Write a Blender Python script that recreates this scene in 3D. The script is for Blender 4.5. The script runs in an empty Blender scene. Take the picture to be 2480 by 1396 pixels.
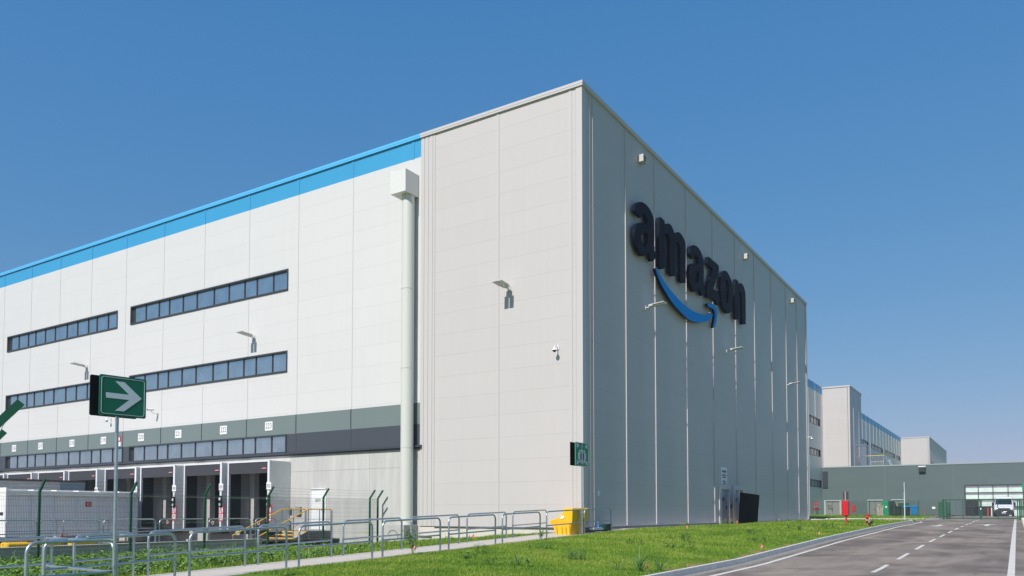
import bpy, bmesh, math, random
from mathutils import Vector, Matrix
import numpy as np
SC = bpy.context.scene
COL = SC.collection
R = math.radians
HAZE_D = 0.0006
# ------------------------------------------------------------------ camera
cam = bpy.data.cameras.new('camera'); camo = bpy.data.objects.new('camera', cam); COL.objects.link(camo)
camo.location = (15.49, -29.74, 1.6)
camo.rotation_euler = (R(90) + 0.0413, 0, 0.5701)
cam.sensor_width = 36; cam.lens = 27.70; cam.shift_y = 0.1872
cam.clip_start = 0.1; cam.clip_end = 3000
SC.camera = camo
# ------------------------------------------------------------------ light
SUN_EL, SUN_OFF = R(43), R(-1.0)
to_sun = Vector((-math.sin(SUN_OFF) * math.cos(SUN_EL), -math.cos(SUN_OFF) * math.cos(SUN_EL), math.sin(SUN_EL)))
W = bpy.data.worlds.new('World'); SC.world = W; W.use_nodes = True
wn = W.node_tree; bg = wn.nodes['Background']
sky = wn.nodes.new('ShaderNodeTexSky'); sky.sky_type = 'NISHITA'; sky.sun_disc = False
sky.sun_elevation = SUN_EL; sky.sun_rotation = R(180) + SUN_OFF
sky.air_density = 1.0; sky.dust_density = 0.5; sky.ozone_density = 3.0; sky.altitude = 100
SKY_S = 0.105      # the sky's strength; each channel's contrast is graded like the photograph's
sep = wn.nodes.new('ShaderNodeSeparateColor'); com = wn.nodes.new('ShaderNodeCombineColor'); wn.links.new(sky.outputs[0], sep.inputs[0])
for i, (a, gm) in enumerate(((.65, .99), (.55, .51), (.69, .29))):
    p = wn.nodes.new('ShaderNodeMath'); p.operation = 'POWER'; wn.links.new(sep.outputs[i], p.inputs[0]); p.inputs[1].default_value = gm
    q = wn.nodes.new('ShaderNodeMath'); q.operation = 'MULTIPLY'; wn.links.new(p.outputs[0], q.inputs[0]); q.inputs[1].default_value = a * SKY_S ** (gm - 1)
    wn.links.new(q.outputs[0], com.inputs[i])
wn.links.new(com.outputs[0], bg.inputs[0]); bg.inputs[1].default_value = SKY_S
sl = bpy.data.lights.new('sun', 'SUN'); sl.energy = 4.9; sl.angle = R(0.5); sl.color = (1.0, 0.955, 0.89)
so = bpy.data.objects.new('sun', sl); COL.objects.link(so); so.location = (0, -60, 60)
so.rotation_euler = (-to_sun).to_track_quat('-Z', 'Y').to_euler()
SC.view_settings.view_transform = 'Standard'; SC.view_settings.look = 'None'
SC.view_settings.gamma = 1; SC.view_settings.exposure = 0.0
# ------------------------------------------------------------------ helpers
random.seed(7)
rnd = random.Random(11)
class MB:
    """collects shapes, builds them as one mesh object"""
    def __init__(s, o=(0, 0, 0)): s.v = []; s.f = []; s.m = []; s.o = Vector(o); s.sm = set()
    def add(s, vs, fs, mi=0, smooth=False):
        b = len(s.v); s.v += [tuple(Vector(p) - s.o) for p in vs]
        for f in fs:
            if smooth: s.sm.add(len(s.f))
            s.f.append(tuple(b + i for i in f)); s.m.append(mi)
    def box(s, x0, x1, y0, y1, z0, z1, mi=0):
        x0, x1 = min(x0, x1), max(x0, x1); y0, y1 = min(y0, y1), max(y0, y1); z0, z1 = min(z0, z1), max(z0, z1)
        s.add([(x0, y0, z0), (x1, y0, z0), (x1, y1, z0), (x0, y1, z0), (x0, y0, z1), (x1, y0, z1), (x1, y1, z1), (x0, y1, z1)],
              [(0, 3, 2, 1), (4, 5, 6, 7), (0, 1, 5, 4), (1, 2, 6, 5), (2, 3, 7, 6), (3, 0, 4, 7)], mi)
        return s
    def bbox(s, x0, x1, y0, y1, z0, z1, b=0.02, mi=0):
        """box with chamfered edges"""
        vs = []; 
        for z, i in ((z0, b), (z0 + b, 0), (z1 - b, 0), (z1, b)):
            for (x, y) in ((x0 + i + b, y0 + i), (x1 - i - b, y0 + i), (x1 - i, y0 + i + b), (x1 - i, y1 - i - b), (x1 - i - b, y1 - i), (x0 + i + b, y1 - i), (x0 + i, y1 - i - b), (x0 + i, y0 + i + b)):
                vs.append((x, y, z))
        fs = [tuple(reversed(range(8))), tuple(range(24, 32))]
        for k in range(3):
            for j in range(8): fs.append((k * 8 + j, k * 8 + (j + 1) % 8, (k + 1) * 8 + (j + 1) % 8, (k + 1) * 8 + j))
        s.add(vs, fs, mi); return s
    def quad(s, a, b, c, d, mi=0): s.add([a, b, c, d], [(0, 1, 2, 3)], mi); return s
    def beam(s, p, q, w, h, mi=0, upv=(0, 0, 1)):
        p, q = Vector(p), Vector(q); d = (q - p).normalized(); u = Vector(upv)
        if abs(d.dot(u)) > .98: u = Vector((1, 0, 0))
        a = d.cross(u).normalized() * w / 2; c = a.cross(d).normalized() * h / 2
        vs = [p - a - c, p + a - c, p + a + c, p - a + c, q - a - c, q + a - c, q + a + c, q - a + c]
        s.add(vs, [(0, 3, 2, 1), (4, 5, 6, 7), (0, 1, 5, 4), (1, 2, 6, 5), (2, 3, 7, 6), (3, 0, 4, 7)], mi); return s
    def tube(s, pts, r, n=8, mi=0, cap=True):
        pts = [Vector(p) for p in pts]; rs = r if isinstance(r, (list, tuple)) else [r] * len(pts)
        rings = []; ref = None
        for i, p in enumerate(pts):
            d = (pts[min(i + 1, len(pts) - 1)] - pts[max(i - 1, 0)]).normalized()
            if ref is None:
                ref = Vector((0, 0, 1)) if abs(d.z) < .9 else Vector((1, 0, 0))
            a = (ref - d * ref.dot(d)).normalized(); ref = a; b = d.cross(a)
            rings.append([p + a * rs[i] * math.cos(t) + b * rs[i] * math.sin(t) for t in [2 * math.pi * k / n for k in range(n)]])
        vs = [v for rg in rings for v in rg]; fs = []
        for i in range(len(pts) - 1):
            for k in range(n): fs.append((i * n + k, i * n + (k + 1) % n, (i + 1) * n + (k + 1) % n, (i + 1) * n + k))
        s.add(vs, fs, mi, smooth=True)
        if cap: s.add(rings[0] + rings[-1], [tuple(reversed(range(n))), tuple(range(n, 2 * n))], mi)
        return s
    def disc(s, c, nrm, r, t, n=20, mi=0):
        c, d = Vector(c), Vector(nrm).normalized(); return s.tube([c, c + d * t], r, n, mi)
    def dome(s, c, r, axis=(0, 0, -1), n=12, mi=0):
        c, d = Vector(c), Vector(axis).normalized()
        pts = [c + d * r * math.sin(a) for a in [R(x) for x in (0, 18, 36, 54, 72, 86)]]
        return s.tube(pts, [r * math.cos(R(x)) for x in (0, 18, 36, 54, 72, 86)], n, mi)
    def build(s, name, mats, parent=None):
        me = bpy.data.meshes.new(name); me.from_pydata(s.v, [], s.f); me.validate()
        mats = mats if isinstance(mats, (list, tuple)) else [mats]
        for m in mats: me.materials.append(m)
        if len(me.polygons) == len(s.f):
            for i, p in enumerate(me.polygons):
                p.material_index = s.m[i]
                if i in s.sm: p.use_smooth = True
        o = bpy.data.objects.new(name, me); COL.objects.link(o); o.parent = parent
        return o
def thing(name, label, cat, loc=(0, 0, 0), rz=0, group=None):
    o = bpy.data.objects.new(name, None); COL.objects.link(o); o.empty_display_size = .3
    o.location = loc; o.rotation_euler = (0, 0, rz); o['label'] = label; o['category'] = cat
    if group: o['group'] = group
    return o
def tag(o, label, cat, group=None):
    o['label'] = label; o['category'] = cat
    if group: o['group'] = group
    return o
def struct(o, kind='structure', label=None):
    o['kind'] = kind
    if label: o['label'] = label
    return o
def dup(root, loc, rz, label, group=None, flip=None):
    r = root.copy(); COL.objects.link(r); r.location = loc; r.rotation_euler = (0, 0, rz); r['label'] = label
    if group: r['group'] = group
    for ch in [c for c in bpy.data.objects if c.parent == root]:
        c = ch.copy(); COL.objects.link(c); c.parent = r
        for g in [x for x in bpy.data.objects if x.parent == ch]:
            d = g.copy(); COL.objects.link(d); d.parent = c
    return r
def curve_mesh(cu, name, mats, parent, mat4):
    tmp = bpy.data.objects.new('tmp', cu); COL.objects.link(tmp)
    dg = bpy.context.evaluated_depsgraph_get(); me = bpy.data.meshes.new_from_object(tmp.evaluated_get(dg))
    bpy.data.objects.remove(tmp); bpy.data.curves.remove(cu) 
    me.transform(mat4); me.name = name; me.materials.clear()
    for m in (mats if isinstance(mats, (list, tuple)) else [mats]): me.materials.append(m)
    o = bpy.data.objects.new(name, me); COL.objects.link(o); o.parent = parent; return o
FL = lambda x, y, z: Matrix(((1, 0, 0, x), (0, 0, -1, y), (0, 1, 0, z), (0, 0, 0, 1)))      # faces -Y
FR = lambda x, y, z: Matrix(((0, 0, 1, x), (1, 0, 0, y), (0, 1, 0, z), (0, 0, 0, 1)))       # faces +X
def text(s, size, mat, parent, mat4, name='lettering', thick=.003, sx=1.0, mirror=False, lead=1.0, bold=0, sp=1.0):
    cu = bpy.data.curves.new('t', 'FONT'); cu.body = s; cu.size = size; cu.align_x = 'CENTER'; cu.align_y = 'CENTER'
    cu.extrude = thick; cu.space_line = lead; cu.space_character = sp; cu.offset = bold; cu.resolution_u = 3
    return curve_mesh(cu, name, mat, parent, mat4 @ Matrix.Diagonal((-sx if mirror else sx, 1, 1, 1)))
def smooth_loop(p, k=4, corner=48):
    n = len(p); out = []
    P = [Vector((a[0], a[1])) for a in p]
    def tang(i):
        a, b = P[i] - P[i - 1], P[(i + 1) % n] - P[i]
        if a.length < 1e-6 or b.length < 1e-6: return None
        if math.degrees(a.angle(b)) > corner: return None
        return (a.normalized() + b.normalized()).normalized()
    for i in range(n):
        a, b = P[i], P[(i + 1) % n]; L = (b - a).length; ta, tb = tang(i), tang((i + 1) % n)
        d = (b - a).normalized() if L > 0 else Vector((1, 0))
        ta = ta or d; tb = tb or d
        for j in range(k):
            t = j / k; h1 = 2*t**3-3*t**2+1; h2 = t**3-2*t**2+t; h3 = -2*t**3+3*t**2; h4 = t**3-t**2
            out.append(a * h1 + ta * L * h2 + b * h3 + tb * L * h4)
    return out
def outline(loops, thick, mats, parent, mat4, name, smooth=True, bevel=0):
    cu = bpy.data.curves.new('c', 'CURVE'); cu.dimensions = '2D'; cu.fill_mode = 'BOTH'; cu.extrude = thick / 2; cu.bevel_depth = bevel
    for lp in loops:
        q = smooth_loop(lp) if smooth else [Vector(a) for a in lp]
        sp = cu.splines.new('POLY'); sp.points.add(len(q) - 1); sp.use_cyclic_u = True
        for i, a in enumerate(q): sp.points[i].co = (a[0], a[1], 0, 1)
    return curve_mesh(cu, name, mats, parent, mat4)
# ------------------------------------------------------------------ materials
MAT = {}
def mat(name, col, rough=.6, metal=0, spec=.5, noise=0, nscale=3, bump=0, bscale=40, coat=0, stretch=None, emis=None, alpha=None):
    if name in MAT: return MAT[name]
    m = bpy.data.materials.new(name); m.use_nodes = True; nt = m.node_tree; b = nt.nodes['Principled BSDF']
    b.inputs['Base Color'].default_value = (*col, 1); b.inputs['Roughness'].default_value = rough; b.inputs['Metallic'].default_value = metal
    b.inputs['Specular IOR Level'].default_value = spec; b.inputs['Coat Weight'].default_value = coat
    if emis: b.inputs['Emission Color'].default_value = (*emis[0], 1); b.inputs['Emission Strength'].default_value = emis[1]
    ge = nt.nodes.new('ShaderNodeNewGeometry'); mp = nt.nodes.new('ShaderNodeMapping'); nt.links.new(ge.outputs['Position'], mp.inputs[0])
    if stretch: mp.inputs['Scale'].default_value = stretch
    if noise:
        n = nt.nodes.new('ShaderNodeTexNoise'); n.inputs['Scale'].default_value = nscale; n.inputs['Detail'].default_value = 7; n.inputs['Roughness'].default_value = .62
        nt.links.new(mp.outputs[0], n.inputs['Vector'])
        r = nt.nodes.new('ShaderNodeMapRange'); r.inputs[1].default_value = .3; r.inputs[2].default_value = .7; r.inputs[3].default_value = 1 - noise; r.inputs[4].default_value = 1 + noise
        nt.links.new(n.outputs[0], r.inputs[0])
        h = nt.nodes.new('ShaderNodeHueSaturation'); h.inputs['Color'].default_value = (*col, 1); nt.links.new(r.outputs[0], h.inputs['Value'])
        nt.links.new(h.outputs[0], b.inputs['Base Color'])
    if bump:
        n2 = nt.nodes.new('ShaderNodeTexNoise'); n2.inputs['Scale'].default_value = bscale; n2.inputs['Detail'].default_value = 5
        nt.links.new(mp.outputs[0], n2.inputs['Vector'])
        bp = nt.nodes.new('ShaderNodeBump'); bp.inputs['Strength'].default_value = bump; bp.inputs['Distance'].default_value = .01
        nt.links.new(n2.outputs[0], bp.inputs['Height']); nt.links.new(bp.outputs[0], b.inputs['Normal'])
    MAT[name] = m; return m
def N(nt, t, **kw):
    n = nt.nodes.new(t)
    for k, v in kw.items(): setattr(n, k, v)
    return n
def math_n(nt, op, a, b=None, c=None):
    n = N(nt, 'ShaderNodeMath', operation=op)
    for i, x in enumerate((a, b, c)):
        if x is None: continue
        if isinstance(x, (int, float)): n.inputs[i].default_value = x
        else: nt.links.new(x, n.inputs[i])
    return n.outputs[0]
def panel_mat(name, col, rough=.42, pitch=1.02, off=.92, line=.82, var=.018, spec=.4, streak=.07):
    """sandwich panel cladding: horizontal joints, faint tone change from panel to panel, slight oil-canning"""
    m = bpy.data.materials.new(name); m.use_nodes = True; nt = m.node_tree; b = nt.nodes['Principled BSDF']
    b.inputs['Roughness'].default_value = rough; b.inputs['Specular IOR Level'].default_value = spec
    ge = N(nt, 'ShaderNodeNewGeometry'); sp = N(nt, 'ShaderNodeSeparateXYZ'); nt.links.new(ge.outputs['Position'], sp.inputs[0])
    z = math_n(nt, 'DIVIDE', math_n(nt, 'SUBTRACT', sp.outputs[2], off), pitch)
    fr = math_n(nt, 'FRACT', z); ln = math_n(nt, 'LESS_THAN', fr, .017 / pitch)
    hi = math_n(nt, 'COMPARE', fr, .026 / pitch, .008 / pitch)
    cell = N(nt, 'ShaderNodeCombineXYZ'); nt.links.new(math_n(nt, 'FLOOR', z), cell.inputs[2])
    nt.links.new(math_n(nt, 'FLOOR', math_n(nt, 'DIVIDE', math_n(nt, 'ADD', sp.outputs[0], .1), 4.13)), cell.inputs[0])
    nt.links.new(math_n(nt, 'FLOOR', math_n(nt, 'DIVIDE', math_n(nt, 'ADD', sp.outputs[1], .9), 4.56)), cell.inputs[1])
    wn_ = N(nt, 'ShaderNodeTexWhiteNoise'); nt.links.new(cell.outputs[0], wn_.inputs['Vector'])
    nz = N(nt, 'ShaderNodeTexNoise'); nz.inputs['Scale'].default_value = .35; nz.inputs['Detail'].default_value = 6; nt.links.new(ge.outputs['Position'], nz.inputs['Vector'])
    v = math_n(nt, 'ADD', 1 - var * 1.1, math_n(nt, 'MULTIPLY', wn_.outputs[0], var))
    v = math_n(nt, 'ADD', v, math_n(nt, 'MULTIPLY', nz.outputs[0], var * 1.6)); v = math_n(nt, 'SUBTRACT', v, var * .3)
    sm_ = N(nt, 'ShaderNodeMapping'); sm_.inputs['Scale'].default_value = (4.5, 4.5, .22); nt.links.new(ge.outputs['Position'], sm_.inputs[0])
    n3 = N(nt, 'ShaderNodeTexNoise'); n3.inputs['Scale'].default_value = 1.0; n3.inputs['Detail'].default_value = 5; nt.links.new(sm_.outputs[0], n3.inputs['Vector'])
    v = math_n(nt, 'ADD', v, math_n(nt, 'MULTIPLY', math_n(nt, 'SUBTRACT', n3.outputs[0], .5), streak))
    v = math_n(nt, 'MULTIPLY', v, math_n(nt, 'SUBTRACT', 1.0, math_n(nt, 'MULTIPLY', ln, 1 - line)))
    h = N(nt, 'ShaderNodeHueSaturation'); h.inputs['Color'].default_value = (*col, 1); nt.links.new(v, h.inputs['Value']); nt.links.new(h.outputs[0], b.inputs['Base Color'])
    n2 = N(nt, 'ShaderNodeTexNoise'); n2.inputs['Scale'].default_value = .8; n2.inputs['Detail'].default_value = 2; nt.links.new(ge.outputs['Position'], n2.inputs['Vector'])
    bp = N(nt, 'ShaderNodeBump'); bp.inputs['Strength'].default_value = .12; bp.inputs['Distance'].default_value = .05
    nt.links.new(n2.outputs[0], bp.inputs['Height']); nt.links.new(bp.outputs[0], b.inputs['Normal'])
    MAT[name] = m; return m
WHITE = panel_mat('white_cladding', (.62, .615, .605))
GREY = panel_mat('light_grey_cladding', (.53, .50, .495), line=.80, spec=.15)
MIDG = panel_mat('mid_grey_cladding', (.165, .205, .20), line=.92, pitch=40, off=-10)
DARKG = panel_mat('dark_grey_cladding', (.062, .07, .085), line=.95, pitch=40, off=-10)
BLUE = panel_mat('blue_cladding', (.045, .31, .56), line=.95, pitch=40, off=-10)
GREEN_G = panel_mat('grey_green_cladding', (.105, .142, .145), line=.86, pitch=1.0, off=1.15, var=.06)
TRIMW = mat('white_trim', (.62, .615, .605), .4)
TRIMG = mat('light_grey_trim', (.53, .505, .50), .38)
LINE = mat('joint_shadow_line', (.42, .42, .41), .6)
FRAME = mat('anthracite_frame', (.045, .052, .065), .4)
CONC = mat('precast_concrete', (.56, .55, .53), .85, noise=.09, nscale=1.1, bump=.2, bscale=25, stretch=(1, 1, .35))
CONC2 = mat('raw_concrete', (.42, .415, .40), .9, noise=.12, nscale=3, bump=.35, bscale=30)
PATHC = mat('path_concrete', (.52, .465, .41), .9, noise=.1, nscale=2.5, bump=.3, bscale=60)
KERBC = mat('kerb_concrete', (.60, .58, .55), .88, noise=.16, nscale=5, bump=.35, bscale=50)
WALLC = mat('dark_wall_concrete', (.38, .345, .36), .9, noise=.1, nscale=3, bump=.2)
GALV = mat('galvanised_steel', (.42, .48, .52), .36, metal=.75, noise=.12, nscale=9)
DGREEN = mat('dark_green_steel', (.008, .085, .042), .42)
SIGNG = mat('sign_green', (.0, .13, .07), .45); SIGNL = mat('sign_green_light', (.0, .25, .10), .45)
SIGNW = mat('sign_white', (.62, .66, .72), .5)
BLACK = mat('black_plastic', (.008, .009, .011), .5)
SIGNB = mat('sign_back_black', (.004, .004, .006), .7, spec=.2)
RED = mat('red_paint', (.55, .012, .02), .4)
YEL = mat('grit_bin_yellow', (.88, .49, .012), .42, noise=.04, nscale=2)
YELS = mat('safety_yellow', (.80, .47, .02), .5)
WPAINT = mat('white_road_paint', (.64, .60, .54), .75, noise=.1, nscale=6, bump=.2, bscale=90)
GLASS = mat('coated_window_glass', (.66, .67, .64), .07, metal=.95, noise=.13, nscale=.9)
PURE = mat('white_enamel', (.78, .79, .80), .35)
INK = mat('black_ink', (.02, .02, .025), .7)
def water(): pass
# ------------------------------------------------------------------ terrain
def road_z(y): return float(np.interp(y, [-60, -14, -6, 7, 25, 38, 45, 60, 80, 200], [-.05, 0, .05, .36, .66, .78, .86, .95, 1.1, 1.12]))
def path_z(y): return max(-.15, min(.85, .25 + .0299 * (y + 16.5)))
def ground_z(x, y):
    if x >= 8.36: return road_z(y) - .14 if x < 15.9 else road_z(y) + .05
    if y > 43.5: 
        if y < 50.5 and x > -60: return road_z(y) - .14
        return road_z(y) + .06
    if x >= .75:
        t = (x - .75) / 7.6; return path_z(y) * (1 - t) + (road_z(y) + .1) * t + .10 * math.sin(math.pi * t) * (1 if y < 30 else .5)
    if x > -1.15: return path_z(y) - .05
    if x > -14.0:
        t = (-1.15 - x) / 10.5; t = min(t, 1); base = -.02 if y > -16 else -.02 + (y + 16) * .01
        return (path_z(y) - .02) * (1 - t) + base * t + .05 * math.sin(x * 2.1) * math.sin(y * 1.7) * min(1, t * 4) * (0.5)
    return -.6
xs = sorted(set([-600, -300, -150, -80, -40, -25, -15, -14.01, -13.99] + [round(-13.5 + .5 * i, 2) for i in range(25)] + [-1.16, -1.14, .74, .76] + [round(1.2 + .5 * i, 2) for i in range(15)] + [8.35, 8.37, 12, 15.89, 15.91, 20, 40, 100, 300, 600]))
ys = sorted(set([-400, -200, -100, -60, -45, -38] + [round(-34 + .8 * i, 2) for i in range(97)] + [43.49, 43.51, 50.49, 50.51, 55, 60, 70, 80, 93, 120, 200, 400, 800]))
def grass_mat():
    m = bpy.data.materials.new('lawn_soil_and_grass'); m.use_nodes = True; nt = m.node_tree; b = nt.nodes['Principled BSDF']; b.inputs['Roughness'].default_value = .9; b.inputs['Specular IOR Level'].default_value = .15
    ge = N(nt, 'ShaderNodeNewGeometry')
    def nz(sc, d=6):
        n = N(nt, 'ShaderNodeTexNoise'); n.inputs['Scale'].default_value = sc; n.inputs['Detail'].default_value = d; nt.links.new(ge.outputs['Position'], n.inputs['Vector']); return n.outputs[0]
    r = N(nt, 'ShaderNodeValToRGB'); nt.links.new(math_n(nt, 'ADD', math_n(nt, 'MULTIPLY', nz(.5), .5), math_n(nt, 'MULTIPLY', nz(14), .5)), r.inputs[0])
    e = r.color_ramp.elements; e[0].position = .36; e[0].color = (.07, .14, .012, 1); e[1].position = .64; e[1].color = (.17, .28, .03, 1)
    # dry bare strip along the kerb
    sp = N(nt, 'ShaderNodeSeparateXYZ'); nt.links.new(ge.outputs['Position'], sp.inputs[0])
    k = N(nt, 'ShaderNodeMapRange'); nt.links.new(math_n(nt, 'ADD', sp.outputs[0], math_n(nt, 'MULTIPLY', nz(1.2), 1.2)), k.inputs[0]); k.inputs[1].default_value = 8.45; k.inputs[2].default_value = 8.75
    yy = math_n(nt, 'MULTIPLY', math_n(nt, 'GREATER_THAN', sp.outputs[1], -11), math_n(nt, 'LESS_THAN', sp.outputs[1], 3))
    mx = N(nt, 'ShaderNodeMix', data_type='RGBA'); nt.links.new(math_n(nt, 'MULTIPLY', k.outputs[0], yy), mx.inputs[0]); nt.links.new(r.outputs[0], mx.inputs[6]); mx.inputs[7].default_value = (.30, .19, .08, 1)
    nt.links.new(mx.outputs[2], b.inputs['Base Color'])
    bp = N(nt, 'ShaderNodeBump'); bp.inputs['Distance'].default_value = .04; bp.inputs['Strength'].default_value = .6; nt.links.new(nz(22), bp.inputs['Height']); nt.links.new(bp.outputs[0], b.inputs['Normal'])
    return m
GRASS = grass_mat()
g = MB(); nx = len(xs)
g.add([(x, y, ground_z(x, y)) for y in ys for x in xs], [(j * nx + i, j * nx + i + 1, (j + 1) * nx + i + 1, (j + 1) * nx + i) for j in range(len(ys) - 1) for i in range(nx - 1)], smooth=True)
struct(g.build('ground', GRASS))
# ---- asphalt
def asphalt(name, base, patch, sc=.25):
    m = bpy.data.materials.new(name); m.use_nodes = True; nt = m.node_tree; b = nt.nodes['Principled BSDF']; b.inputs['Roughness'].default_value = .82; b.inputs['Specular IOR Level'].default_value = .3
    ge = N(nt, 'ShaderNodeNewGeometry'); mp = N(nt, 'ShaderNodeMapping'); mp.inputs['Scale'].default_value = (1, .55, 1); nt.links.new(ge.outputs['Position'], mp.inputs[0])
    def nz(s, d=6, src=None, rough=.5, dist=0):
        n = N(nt, 'ShaderNodeTexNoise'); n.inputs['Scale'].default_value = s; n.inputs['Detail'].default_value = d; n.inputs['Roughness'].default_value = rough; n.inputs['Distortion'].default_value = dist; nt.links.new(src or ge.outputs['Position'], n.inputs['Vector']); return n.outputs[0]
    r = N(nt, 'ShaderNodeValToRGB'); nt.links.new(nz(sc * 2, 6, mp.outputs[0], .55, .7), r.inputs[0]); e = r.color_ramp.elements
    e[0].position = .37; e[0].color = (*patch, 1); e[1].position = .60; e[1].color = (*base, 1)
    f = math_n(nt, 'ADD', .72, math_n(nt, 'MULTIPLY', nz(90, 3), .56))
    st = N(nt, 'ShaderNodeMapping'); st.inputs['Scale'].default_value = (2.2, .07, 1); nt.links.new(ge.outputs['Position'], st.inputs[0])
    f = math_n(nt, 'MULTIPLY', f, math_n(nt, 'ADD', .80, math_n(nt, 'MULTIPLY', nz(1.0, 4, st.outputs[0]), .4)))
    h = N(nt, 'ShaderNodeHueSaturation'); nt.links.new(r.outputs[0], h.inputs['Color']); nt.links.new(f, h.inputs['Value']); nt.links.new(h.outputs[0], b.inputs['Base Color'])
    vo = N(nt, 'ShaderNodeTexVoronoi'); vo.feature = 'DISTANCE_TO_EDGE'; vo.inputs['Scale'].default_value = .17
    wv = N(nt, 'ShaderNodeVectorMath', operation='ADD'); nz_ = N(nt, 'ShaderNodeTexNoise'); nz_.inputs['Scale'].default_value = 1.4; nz_.inputs['Detail'].default_value = 4; nt.links.new(ge.outputs['Position'], nz_.inputs['Vector'])
    nt.links.new(ge.outputs['Position'], wv.inputs[0]); nt.links.new(nz_.outputs[1], wv.inputs[1]); nt.links.new(wv.outputs[0], vo.inputs['Vector'])
    ck = math_n(nt, 'MULTIPLY', math_n(nt, 'LESS_THAN', vo.outputs['Distance'], .0035), math_n(nt, 'GREATER_THAN', nz(.35, 2), .52))
    oil = math_n(nt, 'GREATER_THAN', nz(1.1, 3), .70)
    nt.links.new(math_n(nt, 'MULTIPLY', f, math_n(nt, 'SUBTRACT', 1.0, math_n(nt, 'ADD', math_n(nt, 'MULTIPLY', ck, .45), math_n(nt, 'MULTIPLY', oil, .22)))), h.inputs['Value'])
    bp = N(nt, 'ShaderNodeBump'); bp.inputs['Distance'].default_value = .008; bp.inputs['Strength'].default_value = .5; nt.links.new(nz(120, 2), bp.inputs['Height']); nt.links.new(bp.outputs[0], b.inputs['Normal'])
    return m
ASPH = asphalt('road_asphalt', (.285, .235, .195), (.155, .128, .11))
YARD = asphalt('yard_asphalt', (.17, .145, .13), (.12, .105, .10))
def ribbon(xa, xb, y0, y1, dz, step=1.0, base=road_z):
    """sheet that follows the road profile"""
    n = max(1, int((y1 - y0) / step)); vs = []; fs = []
    for i in range(n + 1):
        y = y0 + (y1 - y0) * i / n; vs += [(xa, y, base(y) + dz), (xb, y, base(y) + dz)]
    for i in range(n): fs.append((2 * i, 2 * i + 1, 2 * i + 3, 2 * i + 2))
    return vs, fs
rd = MB(); rd.add(*ribbon(8.42, 15.85, -60, 43.5, 0)); rd.add(*ribbon(8.42, 15.85, 43.5, 50.5, 0)); rd.add(*ribbon(8.42, 15.85, 50.5, 92.8, 0))
rd.add(*ribbon(-60, 8.42, 43.6, 50.4, 0)); rd.add(*ribbon(15.85, 30, 62, 92.8, .06)); rd.add(*ribbon(7.0, 8.42, 58.5, 92.8, .08))
struct(rd.build('road', ASPH))
mk = MB()
mk.add(*ribbon(9.02, 9.17, -40, 39.5, .005)); mk.add(*ribbon(15.24, 15.40, -40, 57, .005))
y = -7.46 - 4.88 * 4
while y < 54:
    c_ = 12.28 + .006 * min(max(y + 10, 0), 40); mk.add(*ribbon(c_ - .06, c_ + .06, y, y + 2.8, .005, .5)); y += 4.88
mk.add([(9.02, 39.5, road_z(39.5) + .005), (9.17, 39.5, road_z(39.5) + .005), (9.0, 42.2, road_z(42) + .006), (8.8, 42.2, road_z(42) + .006)], [(0, 1, 2, 3)])
def arrow(cx, cy, d):
    P = [(-.14, -2.4), (.14, -2.4), (.14, .5), (.6, .2), (0, 2.6), (-.6, .2), (-.14, .5)]
    vs = [(cx + d * px, cy + d * py, road_z(cy + d * py) + .006) for px, py in P]; mk.add(vs, [tuple(range(7))])
arrow(11.0, 30.3, -1); arrow(13.75, 32.6, 1)
struct(mk.build('road_markings', WPAINT))
# kerb between lawn and road, laid in stones
kb = MB(); y = -40
while y < 40.5:
    z0, z1 = road_z(y), road_z(y + 1)
    kb.add([(8.28, y + .006, z0 - .2), (8.42, y + .006, z0 - .2), (8.42, y + .994, z1 - .2), (8.28, y + .994, z1 - .2),
            (8.28, y + .006, z0 + .15), (8.40, y + .006, z0 + .15), (8.40, y + .994, z1 + .15), (8.28, y + .994, z1 + .15)],
           [(0, 3, 2, 1), (4, 5, 6, 7), (0, 1, 5, 4), (1, 2, 6, 5), (2, 3, 7, 6), (3, 0, 4, 7)]); y += 1
nose = [(8.35, 40.5), (8.2, 41.6), (7.7, 42.6), (6.8, 43.3), (5.6, 43.5), (-9, 43.5)]
for a, b2 in zip(nose, nose[1:]): kb.beam((a[0], a[1], road_z(a[1]) + .02), (b2[0], b2[1], road_z(b2[1]) + .02), .14, .28)
for a, b2 in (((-40, 50.5), (6.5, 50.5)), ((6.5, 50.5), (8.2, 51.4)), ((8.2, 51.4), (9.2, 54.5)), ((9.2, 54.5), (9.5, 57))): kb.beam((a[0], a[1], road_z(a[1]) + .02), (b2[0], b2[1], road_z(b2[1]) + .02), .14, .24)
struct(kb.build('kerb', KERBC))
gut = MB(); gut.add(*ribbon(8.43, 8.75, -40, 40, .004)); struct(gut.build('gutter', mat('gutter_concrete', (.25, .235, .21), .9, noise=.12, nscale=4, bump=.3)))
vk = MB(); y = 8
while y < 58:
    j = rnd.uniform(-.04, .04); vk.bbox(15.8 + j, 16.02 + j, y, y + rnd.uniform(.55, .9), road_z(y) - .1, road_z(y) + rnd.uniform(.14, .2), .04, mi=0 if rnd.random() > .3 else 1); y += 1.0
struct(vk.build('verge_kerb', [KERBC, mat('faded_yellow_paint', (.6, .5, .16), .8, noise=.2, nscale=6)]))
# concrete path between the hoop barriers and along the end wall
pt = MB(); pt.add(*ribbon(-1.12, .72, -34, 3.5, 0, base=path_z)); pt.add([(.2, 3.5, .85), (.72, 3.5, .85), (.72, 43.2, .86), (.2, 43.2, .86)], [(0, 1, 2, 3)])
pt.add([(-.05, -.1, .852), (.22, -.1, .852), (.22, 43.2, .862), (-.05, 43.2, .862)], [(0, 1, 2, 3)])
struct(pt.build('path', PATHC))
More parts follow.
